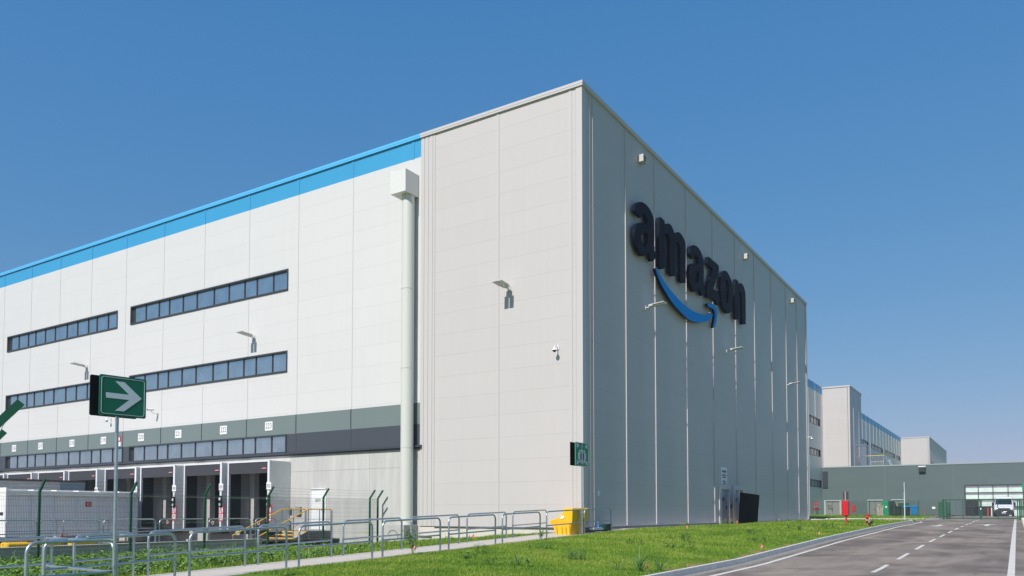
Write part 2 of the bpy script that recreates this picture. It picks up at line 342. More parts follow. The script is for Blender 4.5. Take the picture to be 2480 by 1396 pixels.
# dock yard
yd = MB()
def yz(x): return float(np.interp(x, [-34, -22, -16], [-.15, .0, .27]))
YX = [-120, -60, -34, -28, -22, -18, -16, -14.25]
vs = []; 
for x in YX: vs += [(x, -40, yz(x)), (x, 0, yz(x) - (.12 if x < -18 else 0))]
yd.add(vs, [(2 * i, 2 * i + 2, 2 * i + 3, 2 * i + 1) for i in range(len(YX) - 1)])
struct(yd.build('dock_yard', YARD))
rw = MB(); rw.box(-14.3, -14.0, -40, -5.2, -.7, .36); rw.box(-14.33, -13.97, -40, -5.17, .36, .375, 1)
tag(rw.build('retaining_wall', [WALLC, CONC]), 'low dark grey concrete wall retaining the dock yard behind the green fence', 'wall')
# ------------------------------------------------------------------ warehouse
H = 20.05; TOP = 20.27
WH = thing('warehouse', 'huge white and grey clad warehouse with blue top band and dock doors', 'building')
def wall(mb, axis, a0, a1, z0, z1, face, th, holes, mi=0, sgn=1):
    """slab in the plane axis=face with real openings; extends th behind the face"""
    A = sorted(set([a0, a1] + [h[i] for h in holes for i in (0, 1) if a0 < h[i] < a1])); Z = sorted(set([z0, z1] + [h[i] for h in holes for i in (2, 3) if z0 < h[i] < z1]))
    def solid(a, z): return a0 <= a <= a1 and z0 <= z <= z1 and not any(h[0] < a < h[1] and h[2] < z < h[3] for h in holes)
    def P(a, z, d): return (a, face + d, z) if axis == 'Y' else (face - d, a, z)
    for i in range(len(A) - 1):
        for j in range(len(Z) - 1):
            a, b, c, d = A[i], A[i + 1], Z[j], Z[j + 1]
            if not solid((a + b) / 2, (c + d) / 2): continue
            mb.quad(P(a, c, 0), P(b, c, 0), P(b, d, 0), P(a, d, 0), mi)
            e = 1e-3
            for (s_, q1, q2) in ((solid(a - e, (c + d) / 2), (a, c), (a, d)), (solid(b + e, (c + d) / 2), (b, c), (b, d)), (solid((a + b) / 2, c - e), (a, c), (b, c)), (solid((a + b) / 2, d + e), (a, d), (b, d))):
                if not s_: mb.quad(P(*q1, 0), P(*q2, 0), P(*q2, th), P(*q1, th), mi)
JX = [-8.9 - 4.6 + .0] ; JX = [-13.5, -17.6, -21.7, -25.8, -29.9, -34.05, -38.2, -42.3, -46.35, -50.45, -54.6, -58.7, -62.8, -66.9, -71.0, -75.1]
WIN = [(-33.4, -18.33, 13.93, 15.13), (-33.4, -18.33, 9.36, 10.55), (-49.75, -34.9, 13.90, 15.10), (-49.75, -34.9, 9.36, 10.55), (-66.1, -51.2, 13.9, 15.1), (-66.1, -51.2, 9.36, 10.55)]
LOW = [(-33.3, -18.33, 4.86, 5.90), (-49.6, -34.0, 4.86, 5.90), (-66.1, -50.6, 4.86, 5.90)]
w = MB()
wall(w, 'Y', -90, -8.9, 6.94, 19.13, 0, .3, WIN)
w.add([(-90, .3, 0), (-90, 240, 0), (-90, 240, H), (-90, .3, H)], [(0, 1, 2, 3)])
for x in JX:
    segs = [(6.94, 19.13)]
    for h in WIN:
        if h[0] < x < h[1]: segs = [t for s_ in segs for t in ((s_[0], h[2] - .02), (h[3] + .02, s_[1])) if t[1] > t[0]] if h[2] > segs[0][0] else segs
    cuts = sorted([(h[2] - .02, h[3] + .02) for h in WIN if h[0] < x < h[1]]); z = 6.94; segs = []
    for c in cuts: segs.append((z, c[0])); z = c[1]
    segs.append((z, 19.13))
    for a, b in segs: w.box(x - .06, x + .05, -.012, 0.002, a, b, 1); w.box(x + .05, x + .07, -.006, .002, a, b, 2)
w.build('wall', [WHITE, TRIMW, LINE], WH)
b = MB(); wall(b, 'Y', -90, -8.9, 19.13, 20.05, 0, .3, [])
for x in JX + [-9.4]: b.box(x - .07, x + .07, -.02, .002, 19.13, 20.05)
b.build('blue_band', BLUE, WH)
c = MB(); c.box(-90, -8.9, -.09, .5, 20.05, TOP); c.box(-90, -8.9, -.10, -.09, 20.14, 20.16); c.build('blue_coping', mat('blue_trim', (.10, .46, .78), .35), WH)
m_ = MB(); wall(m_, 'Y', -90, -8.9, 5.90, 6.94, 0, .3, [])
for x in JX: m_.box(x - .03, x + .03, -.012, .002, 5.92, 6.94, 1)
m_.build('grey_band', [MIDG, FRAME], WH)
for a, b2, jj in ((-18.33, -8.9, (-13.5, -17.6)), (-34.0, -33.3, ()), (-50.6, -49.6, ()), (-90, -66.1, ())):
    d_ = MB(); wall(d_, 'Y', a, b2, 4.86, 5.90, 0, .3, [])
    for x in jj: d_.box(x - .03, x + .03, -.012, .002, 4.86, 5.9)
    d_.build('dark_band', DARKG, WH)
f = MB(); f.box(-90, -8.74, -.16, .3, 4.76, 4.86); f.box(-90, -8.92, -.06, 0, 4.70, 4.76); f.build('flashing', FRAME, WH)
# precast plinth with dock openings
DX = [(-21.45, -18.0), (-25.4, -21.95), (-29.72, -26.25), (-33.6, -30.15), (-37.92, -34.47), (-41.85, -38.4), (-46.15, -42.7), (-50.1, -46.65)]
OP = [(a + .45, b2 - .45, .66, 3.9) for a, b2 in DX]
pl = MB(); wall(pl, 'Y', -90, -8.9, -.9, 4.70, .03, .35, OP + [(-16.44, -15.24, .66, 2.86)])
for zz in (3.82, .60):
    for a, b2 in ((-17.9, -8.9),): pl.box(a, b2, .022, .031, zz - .012, zz + .012, 1)
for xx in (-12.2,): pl.box(xx - .012, xx + .012, .022, .031, .6, 4.7, 1)
pl.build('plinth', [mat('precast_plinth', (.485, .48, .465), .85, noise=.12, nscale=1.5, bump=.2, bscale=30, stretch=(1.6, 1, .22)), LINE], WH)
# windows
MU = [1.3, 1.41, 1.08, 1.4, 1.38, 1.63, 1.39, 1.41, 1.07, 1.39]
def window_row(x0, x1, z0, z1, deep=.14, proud=.05, fw=.075):
    wb = MB(); wb.box(x0, x1, -proud, deep, z1 - fw, z1); wb.box(x0, x1, -proud - .02, deep, z0, z0 + fw)
    wb.box(x0, x0 + fw, -proud, deep, z0 + fw, z1 - fw); wb.box(x1 - fw, x1, -proud, deep, z0 + fw, z1 - fw)
    sc = (x1 - x0 - .3) / (sum(MU) + 1.25); x = x0 + .2
    for m in MU: x += m * sc; wb.box(x - .022, x + .022, .08, deep, z0 + fw, z1 - fw)
    o = wb.build('window', FRAME, WH)
    MB().box(x0 + fw, x1 - fw, deep - .012, deep + .02, z0 + fw, z1 - fw).build('pane', GLASS, o)
for q in WIN + LOW: window_row(*q)
# personnel door with number, in the plinth
dm = MB(); dm.box(-16.40, -15.28, .05, .10, .68, 2.82); dm.box(-16.44, -16.40, -.01, .1, .66, 2.86); dm.box(-15.28, -15.24, -.01, .1, .66, 2.86); dm.box(-16.44, -15.24, -.01, .1, 2.82, 2.86)
do = dm.build('door', PURE, WH)
hd = MB(); hd.box(-15.44, -15.40, -.02, .05, 1.58, 1.80); hd.box(-15.58, -15.42, -.03, -.01, 1.70, 1.73); hd.build('handle', BLACK, do)
text('S019', .24, INK, do, FL(-15.9, .044, 2.23), 'door_number', sx=.85)
# grey corner block
B = MB()
E18 = (18.4, 19.95, .86, 3.05); E17 = (21.2, 22.9, .86, 3.05)
wall(B, 'Y', -8.9, 0, .94, H, 0, .3, [])
wall(B, 'X', 0, 42.9, .955, H, 0, .3, [E18, E17])
B.quad((0, 42.9, 0), (-8.75, 42.9, 0), (-8.75, 42.9, H), (0, 42.9, H))
for x in (-8.9 + .02, -8.62, -8.36): B.box(x, x + .2, -.022, .002, .94, H, 1)
for x, wd in ((-8.12, .1), (-4.42, .13), (-.62, .13)): B.box(x, x + wd, -.016, .002, .94, H, 1); B.box(x + wd, x + wd + .025, -.006, .002, .94, H, 2)
B.box(-.30, -.285, -.006, .002, .94, H, 2)
B.box(-.27, .03, -.03, .002, .94, H, 1); B.box(.002, .03, .002, .28, .955, H, 1)
RIB = [.70, 1.00, 4.45, 8.05, 12.63, 17.25, 21.86, 26.38, 31.0, 35.5, 39.2, 42.55]
def cutz(y): return 3.36 if 17.8 < y < 23.4 and y > 20.7 else .955
for i, y in enumerate(RIB):
    B.box(0, .042 if i != 0 else .03, y - .03, y + .03, cutz(y), H, 0)
B.box(0, .05, 42.7, 42.95, .955, H, 1)
B.build('corner_block_wall', [GREY, TRIMG, LINE], WH)
cp = MB(); cp.box(-8.9, .09, -.09, .5, 20.05, TOP); cp.box(-.4, .09, .5, 43.0, 20.05, TOP); cp.box(-8.9, .10, -.10, -.09, 20.14, 20.16); cp.box(.09, .10, -.10, 43.0, 20.14, 20.16); cp.build('coping', TRIMG, WH)
sk = MB(); sk.box(0, .06, .0, 17.85, .86, .955, 0); sk.box(0, .06, 23.5, 42.95, .86, .955, 0); sk.box(0.0, .05, .0, 17.85, .955, 1.0, 1); sk.box(0, .05, 23.5, 42.95, .955, 1.0, 1)
sk.box(-8.0, .06, -.06, 0.0, .90, .945, 0)
sk.build('base_flashing', [mat('dark_flashing', (.12, .12, .13), .5), TRIMG], WH)
cb = MB(); cb.box(-8.9, -.02, .012, .3, -.3, .90); cb.box(-.3, .008, .02, 42.9, -.2, .86); cb.build('base_wall', mat('base_concrete', (.60, .56, .51), .9, noise=.06, nscale=2, bump=.2), WH)
# exit doors in the end wall
def exit_door(y0, y1, num, f0, f1):
    fr = MB(); fr.box(0, .09, f0, y0, .86, 3.34); fr.box(0, .09, y1, f1, .86, 3.34); fr.box(0, .09, y0, y1, 3.05, 3.34)
    fr.box(-.12, 0, y0, y0 + .03, .86, 3.05); fr.box(-.12, 0, y1 - .03, y1, .86, 3.05); fr.box(-.12, 0, y0 + .03, y1 - .03, 3.02, 3.05)
    fo = fr.build('door_frame', TRIMG, WH)
    d = MB(); d.box(-.12, -.07, y0 + .03, y1 - .03, .87, 3.02); d.box(-.07, -.06, y0 + .06, y1 - .06, .90, 2.98); dd = d.build('door', mat('steel_door_grey', (.33, .36, .40), .45), WH)
    h = MB(); h.box(-.06, -.03, y1 - .24, y1 - .16, 1.78, 2.0); h.box(-.03, .0, y1 - .36, y1 - .18, 1.90, 1.93); h.build('handle', BLACK, dd)
    text(num, .36, INK, dd, FR(-.054, y0 + .62, 2.40), 'door_number', sx=.9)
exit_door(18.4, 19.95, 'E018', 17.98, 20.1); exit_door(21.2, 22.9, 'E017', 20.8, 23.35)
MB().box(0.0, .06, 20.38, 20.5, 1.85, 2.12).build('intercom', BLACK, WH)
MB().box(0.0, .02, 1.35, 1.55, 2.33, 2.55).build('notice', PURE, WH)
rf = MB(); rf.box(-90, -8.8, .5, 240, 19.9, 20.0); rf.box(-8.8, -.4, .5, 42.8, 19.9, 20.0); rf.build('roof', mat('roof_membrane', (.35, .35, .35), .8), WH)
# long side behind the corner block
S = MB(); SW = [(85.0, 92.2, 14.2, 15.3), (85.0, 92.2, 9.7, 10.75), (85.0, 92.4, 5.2, 6.25), (104.2, 137.0, 14.3, 15.3), (140.6, 156.7, 14.3, 15.3), (160.3, 176.5, 14.3, 15.35), (179.5, 186.3, 14.3, 15.35)]
wall(S, 'X', 42.9, 188.8, 0, 19.13, -8.75, .3, SW)
y = 43.5
while y < 188.5:
    S.box(-8.75, -8.71, y - .04, y + .04, 15.4 if 84 < y < 188 else 0, 19.13, 1)
    if not any(h[0] < y < h[1] for h in SW): S.box(-8.75, -8.71, y - .04, y + .04, 0, 15.38, 1)
    y += 4.55
S.build('side_wall', [WHITE, TRIMW], WH)
sb = MB(); wall(sb, 'X', 42.9, 188.8, 19.13, 20.27, -8.75, .3, [])
y = 43.5
while y < 188: sb.box(-8.75, -8.70, y - .05, y + .05, 19.13, 20.27); y += 4.55
sb.build('side_blue_band', BLUE, WH)
for (a, b2, z0, z1) in SW:
    wb = MB(); wb.box(-8.92, -8.72, a, b2, z1 - .09, z1); wb.box(-8.92, -8.72, a, b2, z0, z0 + .07); wb.box(-8.92, -8.72, a, a + .08, z0 + .07, z1 - .09); wb.box(-8.92, -8.72, b2 - .25, b2, z0 + .07, z1 - .09)
    y = a + 1.6
    while y < b2 - .5: wb.box(-8.895, -8.85, y - .04, y + .04, z0 + .07, z1 - .09); y += 1.9
    o = wb.build('side_window', FRAME, WH); MB().box(-8.92, -8.90, a + .08, b2 - .25, z0 + .07, z1 - .09).build('pane', mat('side_window_glass', (.42, .41, .40), .3, metal=.3), o)
def far_block(x1, y0, y1):
    k = MB(); wall(k, 'Y', -8.75, x1, 0, H, y0, .3, []); wall(k, 'X', y0, y1, 0, H, x1, .3, [])
    k.quad((-8.75, y1, 0), (x1, y1, 0), (x1, y1, H), (-8.75, y1, H)); y = y0 + 3
    while y < y1: k.box(x1, x1 + .04, y - .05, y + .05, 0, H, 1); y += 4.6
    k.box(x1 - .25, x1 + .02, y0 - .03, y0, 0, H, 1); k.box(-8.75, x1 + .09, y0 - .09, y0 + .4, H, TOP, 1); k.box(x1 - .3, x1 + .09, y0 + .4, y1, H, TOP, 1)
    k.build('projecting_block_wall', [GREY, TRIMG], WH)
far_block(-4.9, 93.9, 104.1); far_block(-2.45, 188.8, 244.9)
o = MB().box(-2.45, -2.36, 192, 198.5, 12.6, 14.3).build('side_window', FRAME, WH)
# ------------------------------------------------------------------ raised lettering
LET = {'a1':[[(5.01,16.37),(4.9,16.19),(4.91,16.07),(5.42,16.03),(5.62,16.01),(5.66,16.12),(5.81,16.24),(5.97,16.3),(6.2,16.3),(6.37,16.2),(6.44,16.04),(6.44,15.85),(6.16,15.84),(5.9,15.81),(5.64,15.75),(5.31,15.63),(5.09,15.48),(4.93,15.28),(4.85,15.02),(4.86,14.79),(4.95,14.58),(5.13,14.37),(5.39,14.21),(5.64,14.14),(6.0,14.22),(6.3,14.34),(6.57,14.49),(6.87,14.19),(7.05,14.23),(7.29,14.39),(7.49,14.59),(7.45,14.68),(7.33,14.78),(7.26,14.93),(7.28,15.62),(7.27,16.0),(7.24,16.29),(7.12,16.52),(6.85,16.71),(6.45,16.82),(5.98,16.83),(5.59,16.76),(5.3,16.64),(5.1,16.49)],[(5.62,15.07),(5.71,15.25),(5.89,15.35),(6.22,15.44),(6.45,15.44),(6.47,15.27),(6.41,15.04),(6.29,14.84),(6.14,14.71),(5.98,14.67),(5.75,14.76),(5.64,14.91)]],'m':[[(7.98,16.76),(8.08,16.8),(8.68,16.79),(8.71,16.6),(8.88,16.7),(9.11,16.79),(9.33,16.84),(9.64,16.83),(9.9,16.69),(10.06,16.57),(10.16,16.48),(10.29,16.61),(10.49,16.74),(10.73,16.81),(11.1,16.81),(11.42,16.72),(11.67,16.57),(11.77,16.36),(11.77,15.77),(11.73,14.29),(11.36,14.19),(11.11,14.17),(10.94,14.21),(10.97,15.54),(10.96,15.98),(10.84,16.18),(10.58,16.22),(10.35,16.15),(10.24,16.05),(10.22,15.34),(10.2,14.29),(9.92,14.2),(9.62,14.18),(9.4,14.23),(9.42,15.12),(9.43,16.0),(9.32,16.19),(9.07,16.24),(8.85,16.17),(8.73,16.05),(8.72,15.2),(8.7,14.3),(8.28,14.17),(7.93,14.19),(7.94,15.26)]],'a2':[[(12.64,16.55),(12.48,16.33),(12.45,16.13),(12.67,16.01),(12.82,15.96),(13.06,16.01),(13.11,16.12),(13.31,16.27),(13.57,16.31),(13.81,16.25),(13.91,16.09),(13.92,15.89),(13.56,15.83),(13.2,15.77),(12.81,15.63),(12.48,15.42),(12.3,15.17),(12.26,14.9),(12.33,14.62),(12.51,14.39),(12.77,14.19),(13.06,14.12),(13.43,14.21),(13.75,14.33),(14.06,14.49),(14.2,14.34),(14.36,14.19),(14.53,14.23),(14.82,14.46),(14.9,14.63),(14.83,14.82),(14.73,15.02),(14.74,15.53),(14.74,16.04),(14.67,16.38),(14.47,16.61),(14.07,16.8),(13.59,16.85),(13.11,16.79),(12.82,16.67)],[(13.13,15.12),(13.23,15.28),(13.47,15.38),(13.75,15.44),(13.94,15.42),(13.95,15.16),(13.83,14.9),(13.62,14.7),(13.41,14.7),(13.22,14.81)]],'z':[[(15.45,16.76),(15.61,16.81),(16.43,16.81),(17.18,16.81),(17.5,16.77),(17.53,16.55),(17.47,16.29),(16.97,15.7),(16.47,15.11),(16.99,15.07),(17.42,14.97),(17.64,14.8),(17.64,14.56),(17.51,14.34),(17.19,14.33),(16.79,14.43),(16.35,14.46),(15.83,14.41),(15.36,14.32),(15.33,14.61),(15.37,14.93),(15.69,15.38),(16.04,15.75),(16.48,16.26),(15.97,16.31),(15.44,16.33)]],'o':[[(17.9,15.65),(17.99,16.06),(18.16,16.39),(18.42,16.64),(18.81,16.81),(19.27,16.81),(19.75,16.66),(20.12,16.38),(20.32,15.94),(20.38,15.49),(20.29,15.0),(20.07,14.62),(19.68,14.32),(19.17,14.19),(18.68,14.24),(18.25,14.46),(18.01,14.79),(17.88,15.2)],[(18.68,15.69),(18.73,16.01),(18.88,16.21),(19.08,16.32),(19.32,16.32),(19.51,16.11),(19.58,15.73),(19.54,15.29),(19.39,14.95),(19.17,14.73),(18.95,14.78),(18.77,14.99),(18.68,15.33)]],'n':[[(20.93,16.79),(21.09,16.82),(21.56,16.81),(21.62,16.65),(21.9,16.77),(22.2,16.85),(22.65,16.82),(22.97,16.64),(23.16,16.39),(23.2,15.98),(23.18,15.17),(23.15,14.29),(22.6,14.17),(22.36,14.19),(22.41,15.32),(22.39,15.79),(22.33,16.08),(22.14,16.21),(21.88,16.21),(21.66,16.08),(21.63,15.3),(21.61,14.31),(21.12,14.19),(20.83,14.21),(20.87,15.6)]],'smile':[[(7.39,13.94),(7.52,14.0),(7.62,13.97),(8.02,13.79),(8.7,13.54),(9.4,13.34),(10.12,13.19),(10.94,13.06),(11.79,12.98),(12.67,12.95),(13.49,12.99),(14.35,13.08),(15.14,13.24),(15.87,13.45),(16.21,13.53),(16.29,13.43),(16.14,13.3),(15.59,13.01),(15.04,12.8),(14.33,12.6),(13.65,12.46),(12.81,12.35),(12.01,12.34),(11.23,12.42),(10.55,12.53),(9.89,12.67),(9.32,12.84),(8.76,13.05),(8.21,13.29),(7.81,13.55),(7.51,13.79)]],'tip':[[(15.34,13.88),(15.51,13.99),(15.89,14.09),(16.36,14.13),(16.82,14.09),(17.11,14.01),(17.2,13.84),(17.14,13.52),(16.98,13.18),(16.79,12.92),(16.5,12.72),(16.35,12.68),(16.41,12.91),(16.61,13.19),(16.69,13.49),(16.67,13.7),(16.49,13.81),(15.98,13.83),(15.48,13.82)]]}
SG = thing('wall_lettering', 'giant raised black lowercase lettering with curved blue arrow on shaded end wall', 'sign', (0, 14, 14))
NAVY = mat('satin_black_letter', (.005, .008, .016), .6, spec=.06)
SIDEB = mat('letter_return_black', (.004, .004, .005), .4, spec=.2)
ABLU = mat('sign_blue', (.0, .27, .74), .6, spec=.05)
def shift(lp): return [(a - 14, b - 14) for a, b in lp]
for k in ('a1', 'm', 'a2', 'z', 'o', 'n'):
    outline([shift(l) for l in LET[k]], .17, NAVY, SG, FR(.235, 0, 0), 'letter', bevel=.006)
for k in ('smile', 'tip'):
    o = outline([shift(l) for l in LET[k]], .17, [ABLU, SIDEB], SG, FR(.235, 0, 0), 'smile_curve' if k == 'smile' else 'smile_arrowhead')
    for p in o.data.polygons: p.material_index = 0 if p.normal.x > .9 else 1
for y, z in ((5.6, 15.0), (7.2, 16.0), (8.4, 15), (10, 15.5), (11.5, 15), (13, 15), (14.6, 16), (16.2, 16.5), (16.4, 14.7), (18.2, 15.5), (20, 15), (21, 16), (22.9, 15.5), (9.5, 13.1), (12, 12.9), (14.8, 12.9), (16.6, 13.7), (8.0, 13.9)):
    MB((0, 14, 14)).beam((0.0, y, z), (.16, y, z), .05, .05).build('standoff_bracket', GALV, SG)
# small info board over the exit door
ib = thing('info_board', 'narrow white information board on the wall above door marked E018', 'sign', (.02, 19.05, 3.86))
MB((.02, 19.05, 3.86)).box(.0, .035, 18.47, 19.63, 3.36, 4.42).build('board', PURE, ib)
text('amazon', .27, NAVY, ib, FR(.02, 0, .32), 'lettering')
outline([[(-.16, .20), (-.08, .16), (0, .145), (.10, .16), (.17, .20), (.10, .13), (0, .115), (-.1, .14)]], .008, ABLU, ib, FR(.02, 0, 0), 'smile_mark')
text('CONTRACTORS\nENTRANCE\n\nINGRESSO\nFORNITORI', .125, mat('blue_ink', (.05, .12, .25), .6), ib, FR(.02, 0, -.20), 'lettering')
# ------------------------------------------------------------------ dock shelters
SHG = mat('shelter_grey_fabric', (.72, .73, .71), .6, noise=.05, nscale=3); CURT = mat('curtain_dark_grey', (.045, .045, .055), .75, noise=.1, nscale=5, bump=.2, bscale=6)
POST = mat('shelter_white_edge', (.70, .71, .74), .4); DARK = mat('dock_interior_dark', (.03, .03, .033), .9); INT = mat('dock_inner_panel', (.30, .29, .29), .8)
HAZY = mat('hazard_yellow', (.8, .5, .02), .5); HAZK = BLACK; BOARDR = mat('notice_red', (.62, .02, .07), .5)
docks = ['topmost right', '', '', '', '', '', '', '']
DL = ['grey dock shelter marked 223 nearest the concrete wall and stairs', 'grey dock shelter marked 222 between shelters marked 221 and 223', 'grey dock shelter marked 221, open and empty beside shelter 222',
      'grey dock shelter marked 220 at the end of the pale container', 'grey dock shelter marked 219 half hidden behind the pale container', 'grey dock shelter marked 218 behind the parked box trailer', 'grey dock shelter marked 217, only its top above the trailer roof',
      'grey dock shelter marked 216 at the left edge of the photo']
for i, (a, b2) in enumerate(DX):
    O = (a, -1.43, .3); t = thing('dock_shelter', DL[i], 'dock shelter', O, group='dock shelters along the loading wall')
    MB(O).box(b2 - .07, b2 - .01, -1.36, .0, .55, 4.33).build('side_panel', SHG, t); MB(O).box(a + .01, a + .07, -1.36, .0, .55, 4.33).build('side_panel', SHG, t)
    m = MB(O); m.box(a + .02, b2 - .02, -1.36, .0, 4.33, 4.37); m.build('roof_panel', SHG, t)
    m = MB(O); m.box(a, a + .10, -1.43, -1.36, .62, 4.39); m.box(b2 - .16, b2, -1.43, -1.36, .62, 4.39); m.box(a + .10, b2 - .16, -1.43, -1.36, 4.31, 4.39); m.build('front_frame', POST, t)
    m = MB(O); m.box(a + .11, b2 - .17, -1.40, -1.37, 3.70, 4.31); m.build('head_curtain', CURT, t)
    MB(O).box(a + .10, a + .20, -1.37, -1.34, .75, 3.9).build('side_curtain', CURT, t); MB(O).box(b2 - .24, b2 - .16, -1.37, -1.34, .75, 3.9).build('side_curtain', CURT, t)
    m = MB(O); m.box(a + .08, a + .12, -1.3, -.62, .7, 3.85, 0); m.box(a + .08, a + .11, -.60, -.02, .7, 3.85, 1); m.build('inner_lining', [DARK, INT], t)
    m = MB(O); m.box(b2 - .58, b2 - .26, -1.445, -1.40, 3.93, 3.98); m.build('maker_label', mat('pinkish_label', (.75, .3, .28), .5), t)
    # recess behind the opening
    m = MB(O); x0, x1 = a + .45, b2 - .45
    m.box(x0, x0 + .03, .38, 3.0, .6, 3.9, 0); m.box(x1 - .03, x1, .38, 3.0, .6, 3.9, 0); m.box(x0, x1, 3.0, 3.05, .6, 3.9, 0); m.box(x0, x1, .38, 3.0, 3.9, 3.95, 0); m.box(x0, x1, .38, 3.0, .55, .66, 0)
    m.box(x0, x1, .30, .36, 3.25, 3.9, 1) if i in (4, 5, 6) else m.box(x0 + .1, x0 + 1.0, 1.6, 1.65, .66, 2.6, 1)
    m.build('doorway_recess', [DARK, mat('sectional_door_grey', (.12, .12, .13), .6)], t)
    MB(O).box(b2 - 1.05, b2 - .98, -.06, .0, .66, 2.9).build('guide_rail', POST, t)
    m = MB(O); m.bbox(a + .3, b2 - .9, -.75, -.2, .38, .55); m.box(a + .5, b2 - .6, -.6, .03, .56, .66); m.build('dock_leveller', BLACK, t)
    m = MB(O)
    for k in range(5): m.add([(b2 - .62 + .11 * k, -.765, .56), (b2 - .56 + .11 * k, -.765, .56), (b2 - .52 + .11 * k, -.765, .68), (b2 - .58 + .11 * k, -.765, .68)], [(0, 1, 2, 3)], 0)
    m.box(b2 - .7, b2 - .1, -.76, -.4, .55, .69, 1); m.build('striped_bumper', [HAZY, BLACK], t)
    m = MB(O); m.disc((a + 1.75, -.70, 1.0), (0, -1, 0), .13, .01, 18, 0); m.disc((a + 1.75, -.71, 1.0), (0, -1, 0), .095, .006, 18, 1)
    m.box(a + 1.70, a + 1.80, -.725, -.718, .94, 1.06, 2); 
    if i < 4: m.box(a + 1.3, a + 2.3, -.70, -.66, .6, 1.25, 3)
    m.build('no_entry_marker', [mat('dull_red', (.28, .03, .03), .7), PURE, INK, mat('rubber_pad', (.03, .03, .03), .8)], t)
    # number plate (mirror writing for lorry mirrors), signal and notice on the front post
    px = b2 + .02
    m = MB(O); m.box(px - .20, px + .16, -1.47, -1.44, 2.82, 3.20); p_ = m.build('mirror_plate', PURE, t)
    text(str(223 - i), .22, INK, p_, FL(px - .02 - O[0], -1.475 - O[1], 3.01 - O[2]), 'digits', sx=.80, mirror=True)
    m = MB(O); m.bbox(px - .10, px + .12, -1.56, -1.44, 1.88, 2.52, .03); p_ = m.build('signal_box', BLACK, t)
    for nm, zz, mt in (('signal_lens', 2.34, mat('lens_white', (.75, .72, .70), .2)), ('signal_lens', 2.03, mat('lens_green', (.30, .62, .50), .2))):
        MB(O).disc((px + .01, -1.56, zz), (0, -1, 0), .08, .02, 16).build(nm, mt, p_)
    m = MB(O); m.box(px - .20, px + .20, -1.46, -1.43, 1.12, 2.02, 0); m.box(px - .16, px + .16, -1.466, -1.46, 1.56, 1.88, 1); m.box(px - .16, px + .16, -1.466, -1.46, 1.16, 1.50, 1)
    for k in range(6): m.box(px - .13, px + .13 - .02 * (k % 3), -1.469, -1.466, 1.82 - .036 * k, 1.835 - .036 * k, 2)
    for k in range(5): m.box(px - .13, px + .12 - .03 * (k % 2), -1.469, -1.466, 1.45 - .036 * k, 1.465 - .036 * k, 2)
    m.box(px + .02, px + .13, -1.469, -1.466, 1.58, 1.63, 2); m.box(px - .14, px - .08, -1.469, -1.466, 1.20, 1.25, 2); m.box(px - .14, px - .11, -1.469, -1.466, 1.58, 1.66, 3)
    m.build('notice_board', [BOARDR, PURE, INK, BOARDR], t)
# white number plates above the docks
for i, x in enumerate([-19.77, -23.72, -28.05, -31.97, -36.28, -40.2, -44.45, -48.3]):
    t = thing('number_plate', 'square white plate reading %d on the grey band above its dock' % (223 - i), 'number plate', (x, -.02, 6.43), group='number plates over the docks')
    MB((x, -.02, 6.43)).box(x - .31, x + .31, -.03, -.001, 6.18, 6.68).build('plate', PURE, t)
    text(str(223 - i), .43, INK, t, FL(0, -.014, 0), 'digits', sx=.80, bold=-.005)
t = thing('fire_point_sign', 'small red and white fire point sign on the grey band beside plate 219', 'sign', (-34.42, -.02, 6.3))
MB((-34.42, -.02, 6.3)).box(-34.60, -34.24, -.03, -.001, 6.25, 6.62).build('red_panel', BOARDR, t)
MB((-34.42, -.02, 6.3)).box(-34.60, -34.24, -.03, -.001, 5.96, 6.245).build('white_panel', PURE, t)
MB((-34.42, -.02, 6.3)).box(-34.52, -34.34, -.035, -.03, 6.34, 6.54).build('pictogram', PURE, t)
# ------------------------------------------------------------------ wall lamps
def wall_lamp():
    t = thing('wall_lamp', '', 'lamp', (0, 0, 0), group='twin panel floodlights on the walls')
    m = MB(); m.box(-.09, .09, -.03, 0, -.10, .10); m.tube([(0, -.03, 0), (0, -.14, .0), (0, -.26, .03)], .04, 8); m.build('bracket', mat('lamp_grey', (.55, .56, .56), .4), t)
    def tl(y, z): a = R(-5); return (y * math.cos(a) - z * math.sin(a), y * math.sin(a) + z * math.cos(a))
    def tb(m, x0, x1, y0, y1, z0, z1):
        vs = []
        for z in (z0, z1):
            for x, y in ((x0, y0), (x1, y0), (x1, y1), (x0, y1)): q = tl(-y, z); vs.append((x, q[0], .03 + q[1]))
        m.add(vs, [(0, 1, 2, 3), (7, 6, 5, 4), (0, 4, 5, 1), (1, 5, 6, 2), (2, 6, 7, 3), (3, 7, 4, 0)])
    m = MB(); tb(m, -.16, .16, .20, .44, -.035, .06); m.build('driver_housing', MAT['lamp_grey'], t)
    for x0, x1 in ((-.25, -.02), (.02, .25)):
        m = MB(); tb(m, x0, x1, .42, 1.05, -.01, .025); h = m.build('led_panel', MAT['lamp_grey'], t)
        m = MB(); tb(m, x0 + .012, x1 - .012, .44, 1.03, -.02, -.01); m.build('lens', mat('lamp_lens', (.42, .43, .34), .25), h)
    return t
L0 = wall_lamp(); L0.location = (-3.72, -.015, 11.72); L0['label'] = 'floodlight standing out from the sunlit grey corner block halfway up'
for x, z, lb in ((-21.15, 11.62, 'floodlight on the white wall between the two right hand window rows'), (-38.55, 11.64, 'floodlight on the white wall between the two left hand window rows')): dup(L0, (x, -.015, z), 0, lb)
for y, z, lb in ((6.85, 11.85, 'floodlight on the shaded end wall just below the raised lettering\'s first letters'), (19.9, 11.92, 'floodlight on the shaded end wall above the exit doors'), (35.6, 11.9, 'floodlight on the shaded end wall near its far edge')): dup(L0, (.015, y, z), R(90), lb)
